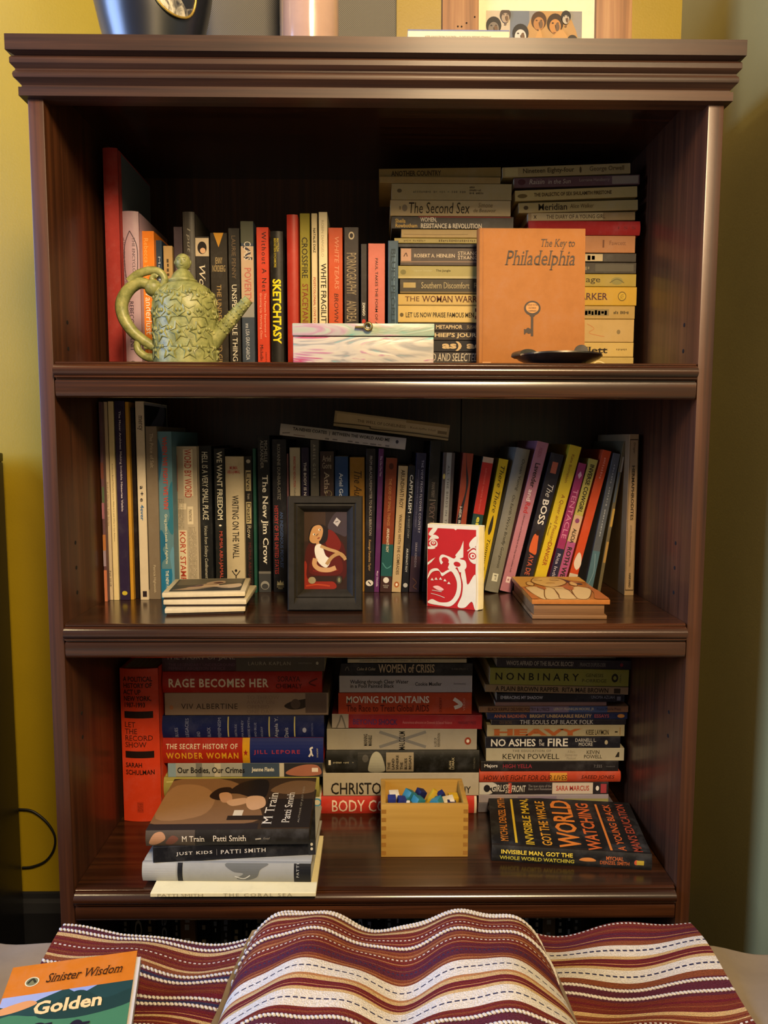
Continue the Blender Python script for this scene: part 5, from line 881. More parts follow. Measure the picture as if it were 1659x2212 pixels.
c.poly([(.0, .0), (.7, .0), (.66, .1), (.1, .12), (.06, .32), (.0, .34)], '#7e2214', True); c.poly([(.15, .2), (.85, .2), (.84, .42), (.5, .5), (.2, .42)], '#52150e', True); c.line([(.04, .04), (.3, .06), (.6, .04)], .02, '#a03a1c'); c.line([(.2, .24), (.5, .22), (.8, .25)], .015, '#6e1c12')
c.poly([(.5, .6), (.55, .76), (.7, .74), (.86, .6), (.8, .5), (.6, .52)], '#661810', True); c.rect(.15, .9, .10, .17, '#2a1a12')
c.poly([(.1, .62), (.16, .8), (.38, .84), (.55, .78), (.52, .62), (.3, .58)], '#1c1412', True)
c.poly([(.12, .66), (.2, .8), (.36, .83), (.44, .77), (.40, .66), (.30, .60), (.18, .60)], '#b08250', True)
c.poly([(.29, .62), (.34, .62), (.36, .55), (.28, .54)], '#b08250', True)
c.poly([(.26, .56), (.40, .58), (.50, .44), (.62, .38), (.52, .28), (.34, .34), (.25, .46)], '#cfc8b4', True)
c.line([(.38, .56), (.56, .52), (.78, .48), (.92, .42), (.97, .38)], .040, '#a88454'); c.line([(.52, .32), (.66, .42), (.84, .46), (.96, .40)], .045, '#a07c4c')
c.line([(.26, .40), (.24, .32), (.36, .26), (.58, .25), (.74, .28)], .06, '#b48a5c')
c.ell(.23, .71, .03, .012, '#e0d8c0'); c.ell(.36, .77, .03, .013, '#e0d8c0'); c.ell(.24, .71, .014, .01, '#1c1814'); c.ell(.37, .77, .014, .011, '#1c1814')
c.line([(.28, .69), (.33, .72)], .010, '#6a4a2c'); c.line([(.31, .655), (.36, .67)], .014, '#7c3424')
c.ell(.18, .115, .09, .045, '#8c8060'); c.ell(.82, .12, .06, .05, '#3c3a2c'); c.ell(.82, .12, .03, .03, '#74704c')
c.poly([(.68, .86), (.76, .93), (.86, .88), (.78, .81)], '#a8a098'); c.line([(.73, .87), (.8, .88)], .012, '#5c5654')
# ---- red and white notebook
A, B = PZ(923, 1309, S2), PZ(1032, 1319, S2); d = B - A; nw = d.length; nh = P(925, 1132, A.y).z - S2
nb = tag(empty('pocket_notebook', ((A.x + B.x)/2, (A.y + B.y)/2, S2 + .0003), (0, 0, math.atan2(d.y, d.x))), 'pocket notebook with a red and white linocut face standing on the shelf', 'notebook')
cv = MB(); cv.box(-nw/2, nw/2, -.0004, .0002, 0, nh); cv.box(-nw/2 - .0003, -nw/2 + .0003, -.0004, .0135, 0, nh); cv.box(-nw/2, nw/2 + .004, .0130, .0136, 0, nh)
cvo = cv.build('cover', paint('#d8cdaa', .6, .05), nb)
pg = MB(); pg.extrude([(-nw/2 + .0003, .0003), (nw/2 + .001, .0003), (nw/2 + .0045, .006), (nw/2 + .003, .0128), (-nw/2 + .0003, .0128)], lambda p, q, a_: (p, q, a_), .0006, nh - .0008); pg.build('page_block', paint('#e0d4ac', .9, .06), nb)
c = plane_canvas(cvo, (-nw/2, -.0004, 0), (nw*.985, 0, 0), (0, 0, nh), name='linocut_print')
RR, WW = '#a81e1a', '#cfc7ae'
c.rect(0, 1, 0, 1, WW); c.rect(.0, .965, .0, .955, RR)
c.poly([(.02, .88), (.1, .95), (.2, .98), (.18, .93), (.08, .86)], WW, True); c.poly([(.5, .97), (.56, .94), (.66, .985), (.6, .99)], WW)
c.poly([(.02, .80), (.1, .87), (.2, .86), (.22, .83), (.1, .82)], WW, True); c.poly([(.03, .77), (.12, .82), (.2, .78), (.18, .73), (.08, .73)], WW, True); c.ell(.12, .77, .06, .03, RR); c.ell(.12, .775, .035, .017, WW); c.ell(.12, .775, .012, .008, RR)
c.poly([(.0, .70), (.1, .70), (.16, .715), (.1, .73), (.0, .725)], WW, True); c.poly([(.0, .5), (.08, .54), (.16, .6), (.08, .57), (.0, .53)], WW)
c.poly([(.62, .60), (.56, .64), (.66, .72), (.72, .82), (.72, .62)], WW)
c.poly([(.24, .59), (.30, .64), (.44, .62), (.54, .60), (.60, .64), (.66, .60), (.76, .58), (.78, .50), (.66, .44), (.6, .50), (.52, .46), (.42, .48), (.44, .54), (.34, .56), (.28, .52)], WW, True)
c.ell(.36, .575, .075, .035, RR, rot=-.3); c.ell(.6, .535, .07, .03, RR, rot=-.2)
c.poly([(.84, .80), (.97, .88), (.97, .77), (.86, .74)], WW, True); c.poly([(.82, .66), (.9, .72), (.97, .70), (.97, .56), (.86, .58)], WW, True); c.ell(.9, .645, .075, .042, RR); c.ell(.905, .645, .05, .028, WW); c.ell(.91, .645, .02, .014, RR); c.line([(.8, .70), (.9, .745), (.97, .74)], .012, WW)
c.poly([(.72, .55), (.78, .40), (.82, .3), (.97, .42), (.97, .02), (.90, .10), (.76, .02), (.62, .03), (.70, .16), (.72, .3), (.68, .42)], WW, True)
c.poly([(.0, .33), (.1, .42), (.24, .44), (.3, .38), (.4, .42), (.5, .44), (.6, .32), (.58, .18), (.46, .08), (.26, .06), (.1, .09), (.02, .04), (.3, .02), (.5, .03), (.66, .16), (.68, .34), (.58, .48), (.42, .46), (.3, .42), (.2, .47), (.06, .44)], WW, True)
for q in ((.1, .32), (.18, .33), (.27, .335), (.36, .32), (.44, .29)): c.poly([(q[0] - .03, q[1]), (q[0], q[1] + .03), (q[0] + .035, q[1])], WW)
c.poly([(.12, .24), (.22, .26), (.34, .22), (.26, .20)], '#d8a898', True); c.line([(.08, .16), (.22, .145), (.36, .12)], .006, WW); c.line([(.1, .20), (.3, .19)], .006, WW)
# ---- wooden box with painted lid
A, B = PZ(1150, 1338, S2), PZ(1312, 1339, S2); ww = B.x - A.x
wb = tag(empty('keepsake_box', ((A.x + B.x)/2, A.y, S2 + .0003), (0, 0, -.02)), 'small wooden box with an orange lid painted with a resting face', 'box')
M_OAK = wood('#5c3c20', '#7c5834', '#96714a', 0, .5, 1.6, 'light_oak', 0.05)
hz = P(1235, 1306, A.y).z - S2; lz = P(1235, 1297, A.y).z - S2; wd = PZ(1195, 1248, S2 + lz).y - A.y
MB().box(-ww/2, ww/2, 0, wd, 0, .005, bev=.001).build('base', M_OAK, wb, 40)
MB().box(-ww/2 + .002, ww/2 - .003, .002, wd - .002, .005, hz, bev=.001).build('box_body', M_OAK, wb, 40)
M_LID = paint('#a9682c', 0.3, 0.15, 40, 0.5)
lo = MB().box(-ww/2 - .001, ww/2 + .003, -.001, wd + .001, hz + .0002, lz + .001, bev=.0008).build('lid', M_LID, wb, 40)
c = plane_canvas(lo, (-ww/2 - .001, -.001, lz + .001), (ww + .004, 0, 0), (0, wd + .002, 0), name='lid_picture')
SK = '#c3a066'; OL = '#6a4420'
c.poly([(.0, .5), (.0, 1), (1, 1), (1, .75), (.5, .9)], '#b88c44', True)
c.poly([(.56, .95), (.70, .91), (.80, .74), (.91, .66), (.86, .61), (.74, .69), (.66, .84)], '#3a2c34', True)
face = [(.30, .92), (.45, .955), (.58, .95), (.69, .86), (.71, .72), (.62, .60), (.43, .50), (.28, .60), (.22, .76)]
c.poly([(.16, .0), (.20, .3), (.3, .5), (.6, .5), (.74, .3), (.72, .0)], SK, True)
for pts in ([(.05, .48), (.2, .53), (.29, .37), (.20, .03), (.13, .03), (.07, .25)], [(.29, .40), (.33, .49), (.42, .44), (.40, .2), (.37, .03), (.19, .03)], [(.43, .44), (.60, .39), (.60, .2), (.585, .03), (.38, .03), (.41, .2)], [(.67, .44), (.78, .53), (.92, .44), (.88, .28), (.73, .03), (.6, .03), (.62, .25)]):
    c.poly(pts, '#c8aa72', True); c.line(pts + [pts[0]], .009, OL)
c.poly(face, SK, True); c.line(face + [face[0]], .010, OL)
for hx in (.15, .76):
    hand = [(hx - .04, .6), (hx - .02, .7), (hx + .04, .74), (hx + .07, .64), (hx + .03, .55)]; c.poly(hand, SK, True); c.line(hand + [hand[0]], .009, OL)
c.line([(.27, .81), (.33, .785), (.39, .81)], .012, OL); c.line([(.50, .82), (.57, .795), (.64, .82)], .012, OL); c.line([(.40, .66), (.465, .68), (.53, .66)], .010, '#8c4a24'); c.line([(.29, .86), (.36, .875)], .008, OL); c.line([(.52, .88), (.62, .87)], .008, OL)
c.poly([(.22, .5), (.29, .52), (.33, .45), (.28, .38)], '#a0582c', True); c.poly([(.58, .48), (.68, .5), (.70, .42), (.62, .36)], '#a0582c', True)
c.poly([(.93, .5), (1, .35), (1, .02), (.82, .02), (.9, .25)], '#a05c2c', True); c.poly([(0, .5), (.04, .3), (.09, .1), (.08, .0), (0, .0)], '#a8622c', True)

# ================================================================== wooden box with blocks on the lower shelf
A, B = PZ(823, 1852, S3), PZ(1011, 1853, S3); bw = B.x - A.x; bh = P(917, 1739, A.y).z - S3; bz = P(917, 1678, A.y + .08).z - S3
bdp = PZ(917, 1682, S3 + bh).y - A.y
bxr = tag(empty('jointed_box', ((A.x + B.x)/2, A.y, S3 + .0003)), 'honey coloured finger-jointed wooden box holding coloured blocks', 'box')
M_BIR = wood('#9c742c', '#ac8438', '#ba9246', 0, .4, .8, 'honey_birch', .15, 6); M_END = paint('#8f6220', .55, .12, 200)
w_ = .0065
front = MB().box(-bw/2, bw/2, 0, w_, 0, bh, bev=.0008).build('front_wall', M_BIR, bxr, 40)
MB().box(-bw/2, bw/2, bdp - w_, bdp, 0, bh, bev=.0008).build('back_wall', M_BIR, bxr, 40)
for s_ in (-1, 1): MB().box(min(s_*bw/2, s_*(bw/2 - w_)), max(s_*bw/2, s_*(bw/2 - w_)), w_, bdp - w_, 0, bh, bev=.0006).build('side_wall', M_BIR, bxr, 40)
MB().box(-bw/2 + w_, bw/2 - w_, w_, bdp - w_, .001, .006).build('bottom', M_BIR, bxr)
for s_ in (-1, 1):
    for k_ in range(6):
        z0 = .003 + k_*bh/6.3; x0 = s_*(bw/2 - .0005)
        MB().box(min(x0, x0 - s_*.0062), max(x0, x0 - s_*.0062), -.0002, .0006, z0, z0 + bh/13).build('joint_finger', M_END, front)
cols = {'w': ('#d2c8b0', 'cream white'), 'n': ('#1d2150', 'navy'), 'b': ('#27306e', 'dark blue'), 't': ('#2c7484', 'teal'), 'y': ('#c09a22', 'yellow')}
blks = [('w', 748, 1375, .105, 16, 9, .1, 0), ('b', 727, 1425, .088, 13, 13, .05, 0), ('b', 818, 1432, .088, 13, 12, .25, .2), ('w', 880, 1455, .084, 6, 8, 0, 0), ('t', 895, 1378, .104, 16, 15, .7, .5), ('n', 1000, 1360, .112, 14, 12, .5, .4), ('t', 975, 1432, .086, 16, 13, .6, .4), ('y', 1100, 1390, .092, 8, 26, .2, .5), ('n', 1195, 1378, .110, 11, 12, .3, -.4), ('t', 1150, 1440, .085, 16, 12, -.5, -.4), ('y', 1305, 1400, .112, 16, 9, .1, .05), ('w', 1262, 1430, .094, 18, 8, .1, -.15), ('n', 1290, 1462, .086, 14, 7, 0, .1)]
cnt = {}
posw = {('w', 1): 'at the left rear', ('w', 2): 'very small, at the front left', ('w', 3): 'long, at the right front', ('b', 1): 'in the left front corner', ('b', 2): 'second from the left front corner', ('t', 1): 'tilted, at the rear left of centre', ('t', 2): 'tilted, at the front centre', ('t', 3): 'leaning right of the upright yellow one', ('n', 1): 'at the rear centre', ('n', 2): 'at the rear right', ('n', 3): 'lowest, at the right front', ('y', 1): 'long, standing slanted', ('y', 2): 'lying at the right rear'}
for c_, x, y, Y, ww_, hh_, yw, tl in blks:
    cnt[c_] = cnt.get(c_, 0) + 1
    p = P(680 + x/4.366, 1400 + y/4.366 + 2, Y); sx, sz = ww_*.00062*1.35, hh_*.00062*1.35
    ob = MB().box(-sx/2, sx/2, -sx/2, sx/2, -sz/2, sz/2, bev=.0008).build('wooden_block', paint(cols[c_][0], .45, .06), None, 40)
    ob.location = p; ob.rotation_euler = (.15, tl, yw); tag(ob, f'{cols[c_][1]} wooden block {posw[(c_, cnt[c_])]} of the open box', 'block', 'coloured blocks in the wooden box')
fill = MB()

# ================================================================== things on top of the bookcase
zT = ZTOP + .0003
VY = .115; vx = (P(222, 75, VY).x + P(440, 75, VY).x)/2; vr = (P(440, 75, VY).x - P(222, 75, VY).x)/2; vz = P(330, 75, VY).z - zT
va = tag(empty('vase', (vx, VY, zT)), 'dark glossy blue-black vase with an oval medallion on top of the bookcase', 'vase')
M_VASE = paint('#171b26', .30, .1, 40, .7)
MB().lathe([(0, 0), (.045, 0), (.050, .004), (vr*.86, vz*.5), (vr, vz), (vr*1.12, vz + .035), (vr*1.22, vz + .075), (vr*1.2, vz + .12), (vr*.9, vz + .165), (vr*.5, vz + .19), (vr*.5, vz + .205), (vr*.42, vz + .205), (vr*.42, vz + .15), (0, vz + .14)], 48).build('body', M_VASE, va, 60)
M_GOLD = paint('#b0964c', .35, .15, 150, .5, .6)
mc = P(378, -50, VY - vr*1.1); md = MB(); a0 = math.atan2(-1.0, (mc.x - vx)/vr*1.0)
def onv(u, v):
    z = mc.z - zT + v; t = min(1, max(0, (z - vz)/.075)); r = vr*(1 + .22*t); th = -PI/2 + (mc.x - vx + u)/r
    return Vector((r*math.cos(th), r*math.sin(th), z))
md.add([onv(0, 0)*1.0 + Vector((0, -.002, 0))] + [onv(.030*math.cos(w*PI/12), .032*math.sin(w*PI/12)) + Vector((0, -.0015, 0)) for w in range(24)], [(0, 1 + w, 1 + (w + 1) % 24) for w in range(24)])
M_MED = swirl('medallion_picture', [(.35, lin('#3a3a40')), (.48, lin('#8c8a84')), (.6, lin('#c4c0b4'))], 60, (1, 1, 1))
mo = md.build('medallion', M_MED, va, None)
rp = MB(); rp.tube([onv(.031*math.cos(w*PI/16), .033*math.sin(w*PI/16)) + Vector((0, -.002, 0)) for w in range(33)], .0016, 7); rp.build('rope_trim', M_GOLD, mo, 60)
# grey mesh fronted speaker
A, B = P(428, 40, .22), P(857, 40, .22)
spk = tag(empty('speaker_cabinet', ((A.x + B.x)/2, .22, zT)), 'grey mesh-fronted speaker cabinet standing behind the pink pillar candle', 'speaker')
hw = (B.x - A.x)/2
MB().box(-hw, hw, .004, .12, 0, .26, bev=.003).build('cabinet', paint('#4c4c4a', .6, .05), spk, 40)
def mesh_cloth():
    mt, nt, b = nodes('woven_grille'); ck = N(nt, 'ShaderNodeTexChecker'); ck.inputs['Scale'].default_value = 700
    ck.inputs['Color1'].default_value = (*lin('#6c6a66'), 1); ck.inputs['Color2'].default_value = (*lin('#454442'), 1)
    nt.links.new(coords(nt, (1, 1, 1)), ck.inputs['Vector']); nt.links.new(ck.outputs[0], b.inputs['Base Color']); b.inputs['Roughness'].default_value = .7
    bump(nt, ck.outputs['Fac'], b, .4, .001); return mt
MB().box(-hw + .002, hw - .002, 0, .004, .002, .258, bev=.001).build('grille', mesh_cloth(), spk, 40)
A, B = P(597, 75, .10), P(729, 75, .10); rr = (B.x - A.x)/2
cdl = tag(empty('pillar_candle', ((A.x + B.x)/2, .10 + rr, zT)), 'pale pink glossy pillar candle in front of the grey mesh speaker', 'candle')
M_WAX = paint('#b3968a', .12, .08, 20, .5, coat=.5)
MB().lathe([(0, 0), (rr*.97, 0), (rr, .003), (rr, .205), (rr*.96, .212), (rr*.8, .211), (0, .204)], 40).build('wax', M_WAX, cdl, 40)
wk = MB(); wk.tube([(0, 0, .204), (.0005, 0, .212), (.001, .0004, .219)], .0011, 6); wk.build('wick', paint('#2a2420', .9), cdl, 60)
# white match box
A, B = P(881, 83, .012), P(1100, 83, .012); bz_ = P(990, 65, .012).z - zT; hw = (B.x - A.x)/2
mbx = tag(empty('match_box', ((A.x + B.x)/2, .012, zT)), 'flat white matchbox with grey lettering lying before the wooden picture frame', 'box')
sl = MB().box(-hw, hw, 0, .055, 0, bz_, bev=.0008).build('sleeve', paint('#cfc4a8', .6, .06), mbx, 40)
MB().box(-hw, hw, -.0002, .0552, bz_ - .0012, bz_ + .0003, bev=.0002).build('blue_label', paint('#4a5a8c', .5), mbx)
c = plane_canvas(sl, (-hw, 0, 0), (2*hw, 0, 0), (0, 0, bz_), name='label_print'); c.text('KEEP AWAY FROM CHILDREN \u2022 CLOSE BOX BEFORE STRIKING', .17, .82, .56, .70, '#6c675c', bold=.02)
# wooden frame with collage
FY = .13; A, B = P(956, 60, FY), P(1368, 60, FY); fw = B.x - A.x; px2 = fw/(1368 - 956)
wf = tag(empty('picture_frame', ((A.x + B.x)/2, FY, zT + .0011), (-.05, 0, 0)), 'rough wooden frame with a cream mat around a collage of faces', 'picture')
fh = .215; bd = 79*px2; M_BARN = wood('#5a3a22', '#855c38', '#a07a50', 2, .6, 1.2, 'barn_wood', 0.0, 8)
bot = P(1160, 92, FY).z - zT - .012
for (x0, x1, z0, z1) in ((-fw/2, -fw/2 + bd, 0, fh), (fw/2 - bd, fw/2, 0, fh), (-fw/2 + bd, fw/2 - bd, fh - bd, fh), (-fw/2 + bd, fw/2 - bd, 0, bd*.55)):
    MB().box(x0, x1, 0, .018, z0, z1, bev=.0015).build('frame_rail', M_BARN, wf, 40)
wh = MB(); rnd = random.Random(5)
for k_ in range(22):
    x, z = -fw/2 + rnd.uniform(.02, .045), rnd.uniform(bot, fh - .01); wh.extrude([(.0012*math.cos(a_*PI/4), .0012*math.sin(a_*PI/4)) for a_ in range(8)], lambda p, q, a_: (x + p, a_, z + q), -.0003, .002)
wh.build('worm_holes', paint('#1a100a', .9), wf)['kind'] = 'stuff'
mat_ = MB().box(-fw/2 + bd - .002, fw/2 - bd + .002, .007, .009, bd*.5, fh - bd + .002).build('mat_board', paint('#cfc7a8', .8, .04), wf)
g = lambda px, py: (P(px, py, FY).x - (A.x + B.x)/2, P(px, py, FY).z - zT)
x0, z1 = g(1053, 12); x1, _ = g(1263, 12); z0 = bd*.62
c = plane_canvas(mat_, (x0, .007, z0), (x1 - x0, 0, 0), (0, 0, z1 - z0), name='collage_picture')
c.rect(0, 1, 0, 1, '#7c7a78'); c.rect(.25, .45, .0, 1, '#5c6470'); c.poly([(.42, .3), (.5, .95), (.85, .95), (.95, .3)], '#9c7a4c', True); c.rect(.0, .25, .6, 1, '#a89c88'); c.rect(.8, 1, .0, .6, '#8a8470')
for (x, y, r_, sk, hr) in ((.08, .74, .07, '#6a625a', '#1c1a1c'), (.36, .62, .075, '#b8b0a8', '#17171c'), (.55, .82, .07, '#94683c', '#3c2414'), (.72, .78, .075, '#a0703c', '#2c1c10'), (.5, .42, .065, '#6c5648', '#1c1814'), (.9, .5, .05, '#a89c80', '#2a2420'), (.2, .9, .05, '#8c7c6c', '#3c302c'), (.83, .88, .045, '#9c9484', '#1a1a1c')):
    c.ell(x, y + .03, r_*1.15, r_*2.0, hr); c.ell(x, y - .02, r_*.8, r_*1.5, sk)
    for s_ in (-1, 1): c.ell(x + s_*r_*.34, y + .03, r_*.16, r_*.16, hr)
    c.line([(x - r_*.25, y - .11), (x, y - .12), (x + r_*.25, y - .11)], .012, '#4c2c24'); c.ell(x + r_*.3, y - .03, r_*.3, r_*.9, '#5c4634'); c.line([(x, y), (x + r_*.08, y - .05)], .012, hr)
c.poly([(.46, .1), (.55, .7), (.62, .5), (.8, .7), (.92, .1)], '#a8804c', True); c.rect(.58, .82, .0, .22, '#5c5c84')

# ================================================================== left: black cabinet and cord
KY0 = 0.10; bx = P(27, 1500, .345).x; ztk = P(4, 978, .345).z
bcab = tag(empty('black_cabinet', (bx - .20, .22, 0)), 'black cabinet edge at the far left beside the bookcase', 'cabinet')
M_BLK = paint('#0c0d10', .35, .1, 30, .5)
MB().box(-.20, .20, -.12, .13, 0, ztk - .015, bev=.003).build('body', M_BLK, bcab, 40)
MB().box(-.205, .2005, -.125, .13, ztk - .015, ztk, bev=.003).build('top', M_BLK, bcab, 40)
cd_ = MB(); q = [P(x, y, WY - .006) for x, y in ((40, 1748), (70, 1752), (100, 1775), (118, 1805), (116, 1835), (98, 1860), (70, 1872), (48, 1874))]
cd_.tube(crom([tuple(v) for v in q], 6, False), .0019, 7)
tag(cd_.build('power_cord', paint('#0d0d0d', .5), None, 60), 'thin black cord looping on the wall left of the bookcase', 'cord')

# ================================================================== woven throw, cushion and magazine on the bed
PALC = {'r': '#642a22', 'o': '#74402a', 'p': '#4e2230', 'd': '#5c1c26', 'c': '#b09468', 'w': '#c4beb6', 'n': '#2c2c48', 'g': '#9c6c48'}
def weave(col):
    key = ('weave', col)
    if key in _M: return _M[key]
    mt, nt, b = nodes('woven_wool'); c = lin(PALC[col]); n = noise(nt, coords(nt, (1, 1, 1)), 700, 2, .6); n2 = noise(nt, coords(nt, (1, 1, 1)), 40, 3, .6)
    mx = N(nt, 'ShaderNodeMath', operation='MULTIPLY_ADD'); mx.inputs[1].default_value = .6; mx.inputs[2].default_value = .2; nt.links.new(n.outputs['Fac'], mx.inputs[0])
    nt.links.new(ramp(nt, mx.outputs[0], [(.3, sc3(c, .72)), (.7, sc3(c, 1.25))]), b.inputs['Base Color'])
    b.inputs['Roughness'].default_value = .95; b.inputs['Specular IOR Level'].default_value = .1; bump(nt, n.outputs['Fac'], b, .9, .002)
    _M[key] = mt; return mt
KEYS = list(PALC)
def enrich(seq):
    out = []
    for i, (w, k) in enumerate(seq):
        if w >= 4.5 and k in 'ropdg':
            alt = {'r': 'd', 'o': 'r', 'p': 'd', 'd': 'r', 'g': 'o'}[k]; alt2 = {'r': 'o', 'o': 'c', 'p': 'o', 'd': 'g', 'g': 'c'}[k]
            out += [(w*.30, k), (w*.14, alt), (w*.18, k), (.7, alt2 if i % 2 else 'g'), (w*.24, k), (.6, alt)]
        else: out.append((w, k))
    return out
def cloth(parent, S, seq, s0, s1, ns, name):
    seq = enrich(seq)
    """seq: stripes (width, colour or kind) across t; a cord is a raised braid"""
    tot = sum(w for w, _ in seq); mb = MB(); t = 0.0; cords = []
    for w, k in seq:
        a, b = t/tot, (t + w)/tot; t += w; n = max(1, round(w/2.2)); base = {'C': 'p', 'D': 'w', 'B': 'r', 'Q': 'p'}.get(k, k)
        if k == 'C': cords.append((a + b)/2)
        for j in range(n):
            ta, tb = a + (b - a)*j/n, a + (b - a)*(j + 1)/n
            vs = [S(s0 + (s1 - s0)*i/ns, tt) for tt in (ta, tb) for i in range(ns + 1)]
            fs = [(i, i + 1, ns + 2 + i, ns + 1 + i) for i in range(ns)]
            if k in 'DBQ' and j == n//2:
                alt = {'D': 'n', 'B': 'w', 'Q': 'n'}[k]
                k0 = len(mb.v); mb.add(vs, fs); mb.m[-ns:] = [KEYS.index(alt) if (i % 3 if k == 'D' else i % 2) else KEYS.index(base) for i in range(ns)]
            else: mb.add(vs, fs, KEYS.index(base))
    o = mb.build(name, [weave(k) for k in KEYS], parent, 80)
    for tc_ in cords:
        cb = MB(); n = int(ns*0.62)
        for i in range(n):
            s = s0 + (s1 - s0)*(i + .5)/n; p = Vector(S(s, tc_)); q = Vector(S(s + (s1 - s0)*.3/n, tc_)); r = Vector(S(s, min(1, tc_ + .004)))
            e1 = (q - p); ln = (Vector(S(s + (s1 - s0)/n, tc_)) - p).length; e1.normalize(); e2 = (r - p); e2 = (e2 - e1*e2.dot(e1)).normalized(); e3 = e1.cross(e2); e3 = e3 if e3.z > 0 else -e3
            M3 = Matrix(((e1.x, e2.x, e3.x), (e1.y, e2.y, e3.y), (e1.z, e2.z, e3.z))) @ Matrix.Rotation(.55, 3, 'Z')
            cb.ball(p + e3*.0008, (ln*.72, .0016, .0015), 6, 4, mat=M3)
        co = cb.build('braided_cord', weave('w'), o, 80); co['kind'] = 'stuff'
    return o
# throw blanket lying on the bed
def blz(x, y):
    return bedz(x, y) + .0115 + .0020*math.sin(x*26 + y*14) + .0012*math.sin(x*47 + 2) + .0015*math.sin(x*11 + 1)
def Sb(s, t):
    x = -.345 + .70*s; y = -.108 - .26*t + .012*(s - .5) - .008*math.sin(s*5)
    z = blz(x, y); e = min(t/.035, 1.0); z -= .016*(1 - e)**2
    return Vector((x, y, z))
seqL = [(2, 'w'), (4, 'C'), (2, 'p'), (4, 'C'), (3, 'c'), (6, 'r'), (1.0, 'B'), (7, 'r'), (2, 'c'), (3, 'o'), (4.5, 'C'), (2, 'n'), (4.5, 'C'), (9, 'r'), (3, 'd'), (4.5, 'C'), (2, 'n'), (4.5, 'C'), (7, 'd'), (2, 'c'), (6, 'r'), (4.5, 'C'), (7, 'd'), (2.2, 'c'), (6, 'r'), (2.2, 'w'), (6, 'p'), (1.0, 'B'), (8, 'r'), (4.5, 'C'), (2, 'n'), (4.5, 'C'), (10, 'o'), (8, 'r'), (4.5, 'C'), (8, 'd')]
seqR = [(2.5, 'w'), (3, 'r'), (1.0, 'B'), (6, 'r'), (5, 'p'), (3, 'o'), (3, 'w'), (1.1, 'D'), (3.5, 'w'), (2, 'c'), (5, 'd'), (2, 'c'), (4, 'w'), (1.1, 'D'), (4, 'w'), (4, 'o'), (4.5, 'C'), (2.2, 'p'), (4.5, 'C'), (9, 'r'), (2.4, 'c'), (5, 'o'), (1.0, 'B'), (5, 'r'), (2.4, 'c'), (9, 'r'), (4.5, 'C'), (9, 'o'), (4, 'w'), (1.1, 'D'), (4, 'w'), (8, 'r'), (8, 'p')]
thr = tag(empty('throw_blanket', (0, -.25, .41)), 'red, rust and cream striped woven throw spread over the bed', 'blanket')
o_ = Vector((0, -.25, .41))
cloth(thr, lambda s, t: Sb(s*.62, t) - o_, seqL, 0, 1, 170, 'striped_cloth')
cloth(thr, lambda s, t: Sb(.62 + s*.38, t) - o_, seqR, 0, 1, 110, 'striped_cloth')
# cushion
pcx = .018
def Sp(s, t):
    f = 1 - .12*(1 - t)**2 * 1.0 - .05*max(0, .25 - t)/.25
    x = pcx + s*.172*f*(1 - .035*math.sin(PI*min(1, t*1.2)))
    a = min(1.0, t/.26); up = math.sin(a*PI/2)**.75
    edge = max(0.0, 1 - abs(s)**5)**.5
    dent = math.exp(-((s + .02)/.30)**2)*(.026 - .014*t)*min(1, t/.12 + .35)
    lump = .004*math.sin(s*7 + 1)*math.sin(t*9) + .0025*math.sin(s*15 + t*8)
    z = .434 + .006*edge + (.062*up*(1 - .30*max(0, t - .3)))*edge - dent*edge + lump*edge
    y = -.135 - .27*t - .012*abs(s)**4*(1 - t) + .010*math.exp(-(s/.25)**2)*-1*(1 - t) + .02*(1 - up)*edge*0
    return Vector((x, y, z))
seqC = [(3, 'r'), (2, 'w'), (7, 'r'), (5, 'd'), (3, 'c'), (8, 'o'), (4, 'g'), (5, 'C'), (2.4, 'n'), (5, 'C'), (3, 'o'), (3, 'c'), (7, 'r'), (1.0, 'B'), (5, 'r'), (5.5, 'C'), (6, 'o'), (1.0, 'B'), (5, 'r'), (5, 'p'), (1.2, 'Q'), (4, 'p'), (5, 'o'), (6, 'w'), (1.1, 'D'), (6, 'w'), (2, 'g'), (3, 'c'), (6, 'd'), (2.5, 'c'), (6, 'w'), (1.1, 'D'), (6, 'w'), (5, 'r'), (5.5, 'C'), (3, 'p'), (5.5, 'C'), (8, 'o'), (4, 'c'), (8, 'r'), (5.5, 'C'), (8, 'd'), (6, 'w'), (1.1, 'D'), (6, 'w'), (9, 'r')]
cu = tag(empty('striped_cushion', (pcx, -.3, .41)), 'plump cushion in matching striped weave with a dented middle', 'cushion')
o2 = Vector((pcx, -.3, .41))
cloth(cu, lambda s, t: Sp(s, t) - o2, seqC, -1, 1, 150, 'woven_cover')
mb = MB(); ns, nt_ = 40, 24
for j in range(nt_ + 1):
    for i in range(ns + 1):
        s, t = -1 + 2*i/ns, j/nt_; p = Sp(s, t); e = max(0, 1 - abs(s)**6)**.5*max(0, 1 - abs(2*t - 1)**8)**.5
        mb.v.append(tuple(Vector((p.x + (-.008 if s < -.9 else (.002 if s > .95 else 0))*(1), p.y, bedz(p.x, p.y) + .019 + .016*(1 - e))) - o2))
mb.f = [(j*(ns+1)+i, j*(ns+1)+i+1, (j+1)*(ns+1)+i+1, (j+1)*(ns+1)+i) for j in range(nt_) for i in range(ns)]; mb.m = [0]*len(mb.f)
mb.build('plain_back', M_SHEET, cu, 60)
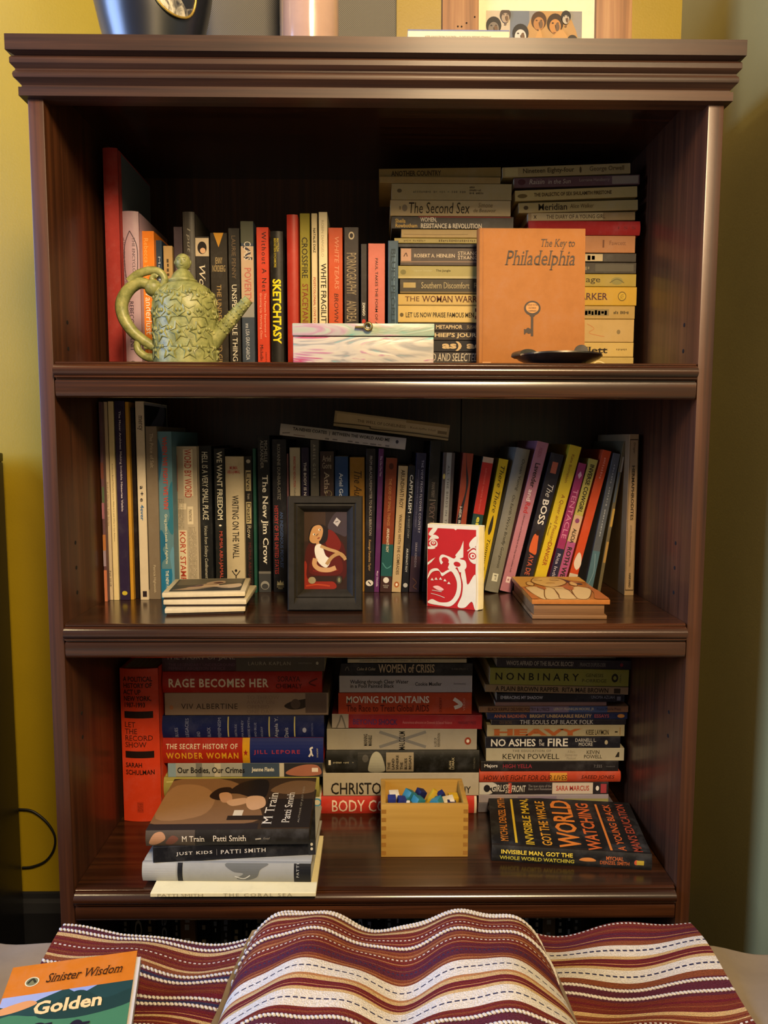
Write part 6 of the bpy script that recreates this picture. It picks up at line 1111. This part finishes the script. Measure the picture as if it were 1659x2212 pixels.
# magazine
ZM = .447; A, B = PZ(30, 2090, ZM + .010), PZ(298, 2042, ZM + .010); d = B - A; mw = d.length; mh = mw*1.5; yaw = math.atan2(d.y, d.x) - .07
mg = tag(empty('magazine', (A.x, A.y, ZM), (.03, 0, yaw)), 'paperback journal with an orange banner and green landscape cover on the bed', 'magazine')
cv = MB(); cv.box(0, mw, -mh, 0, .0095, .0102); cv.box(0, mw, -mh, 0, 0, .0006); cv.box(-.0006, 0, -mh, 0, 0, .0102)
cvo = cv.build('cover', cover('#b86a1e'), mg); MB().box(.0002, mw + .004, -mh + .0005, -.0085, .0008, .0093).build('page_block', paint('#b8b4b0', .9, .06), mg)
c = plane_canvas(cvo, (0, -mh, .0102), (mw, 0, 0), (0, mh, 0), name='cover_print')
c.rect(0, 1, 0, .765, '#1f3c3c'); c.poly([(0, .70), (.0, .765), (.45, .765), (.3, .72), (.15, .66)], '#8c98c0'); c.poly([(.5, .765), (.72, .765), (.6, .71)], '#8090c0'); c.poly([(.0, .64), (.0, .68), (.2, .72), (.28, .69), (.14, .65)], '#c08858', True)
c.poly([(0, 0), (0, .58), (.3, .60), (.6, .56), (1, .64), (1, 0)], '#3c6e50', True); c.poly([(.3, .60), (.5, .72), (.62, .74), (.8, .66), (1, .7), (1, .6), (.6, .55)], '#1c3634', True)
c.text('Golden', .27, .78, .605, .70, '#dcb884', bold=.03); c.text('Sinister Wisdom', .30, .90, .835, .905, '#38200c', serif=1, shear=.3, bold=.008)
c.ell(.19, .86, .055, .036, '#c8c4a4'); c.ell(.19, .86, .046, .030, '#6c6c4c'); c.line([(.16, .85), (.19, .88), (.22, .85)], .012, '#2c2c20')
c.poly([(.2, .2), (.22, .42), (.3, .5), (.4, .48), (.46, .3), (.46, .1), (.2, .1)], '#8c5c7c', True); c.ell(.34, .51, .06, .04, '#1c1a28'); c.ell(.33, .48, .045, .035, '#9c6c54'); c.line([(.25, .52), (.44, .53)], .02, '#1c1a28')
c.poly([(.5, .1), (.52, .38), (.6, .46), (.7, .42), (.74, .2), (.74, .1)], '#a8acc0', True); c.ell(.62, .49, .05, .04, '#1c1a28'); c.ell(.63, .46, .045, .035, '#b08c70'); c.line([(.54, .5), (.72, .5)], .016, '#1c1a28')

flush_text()
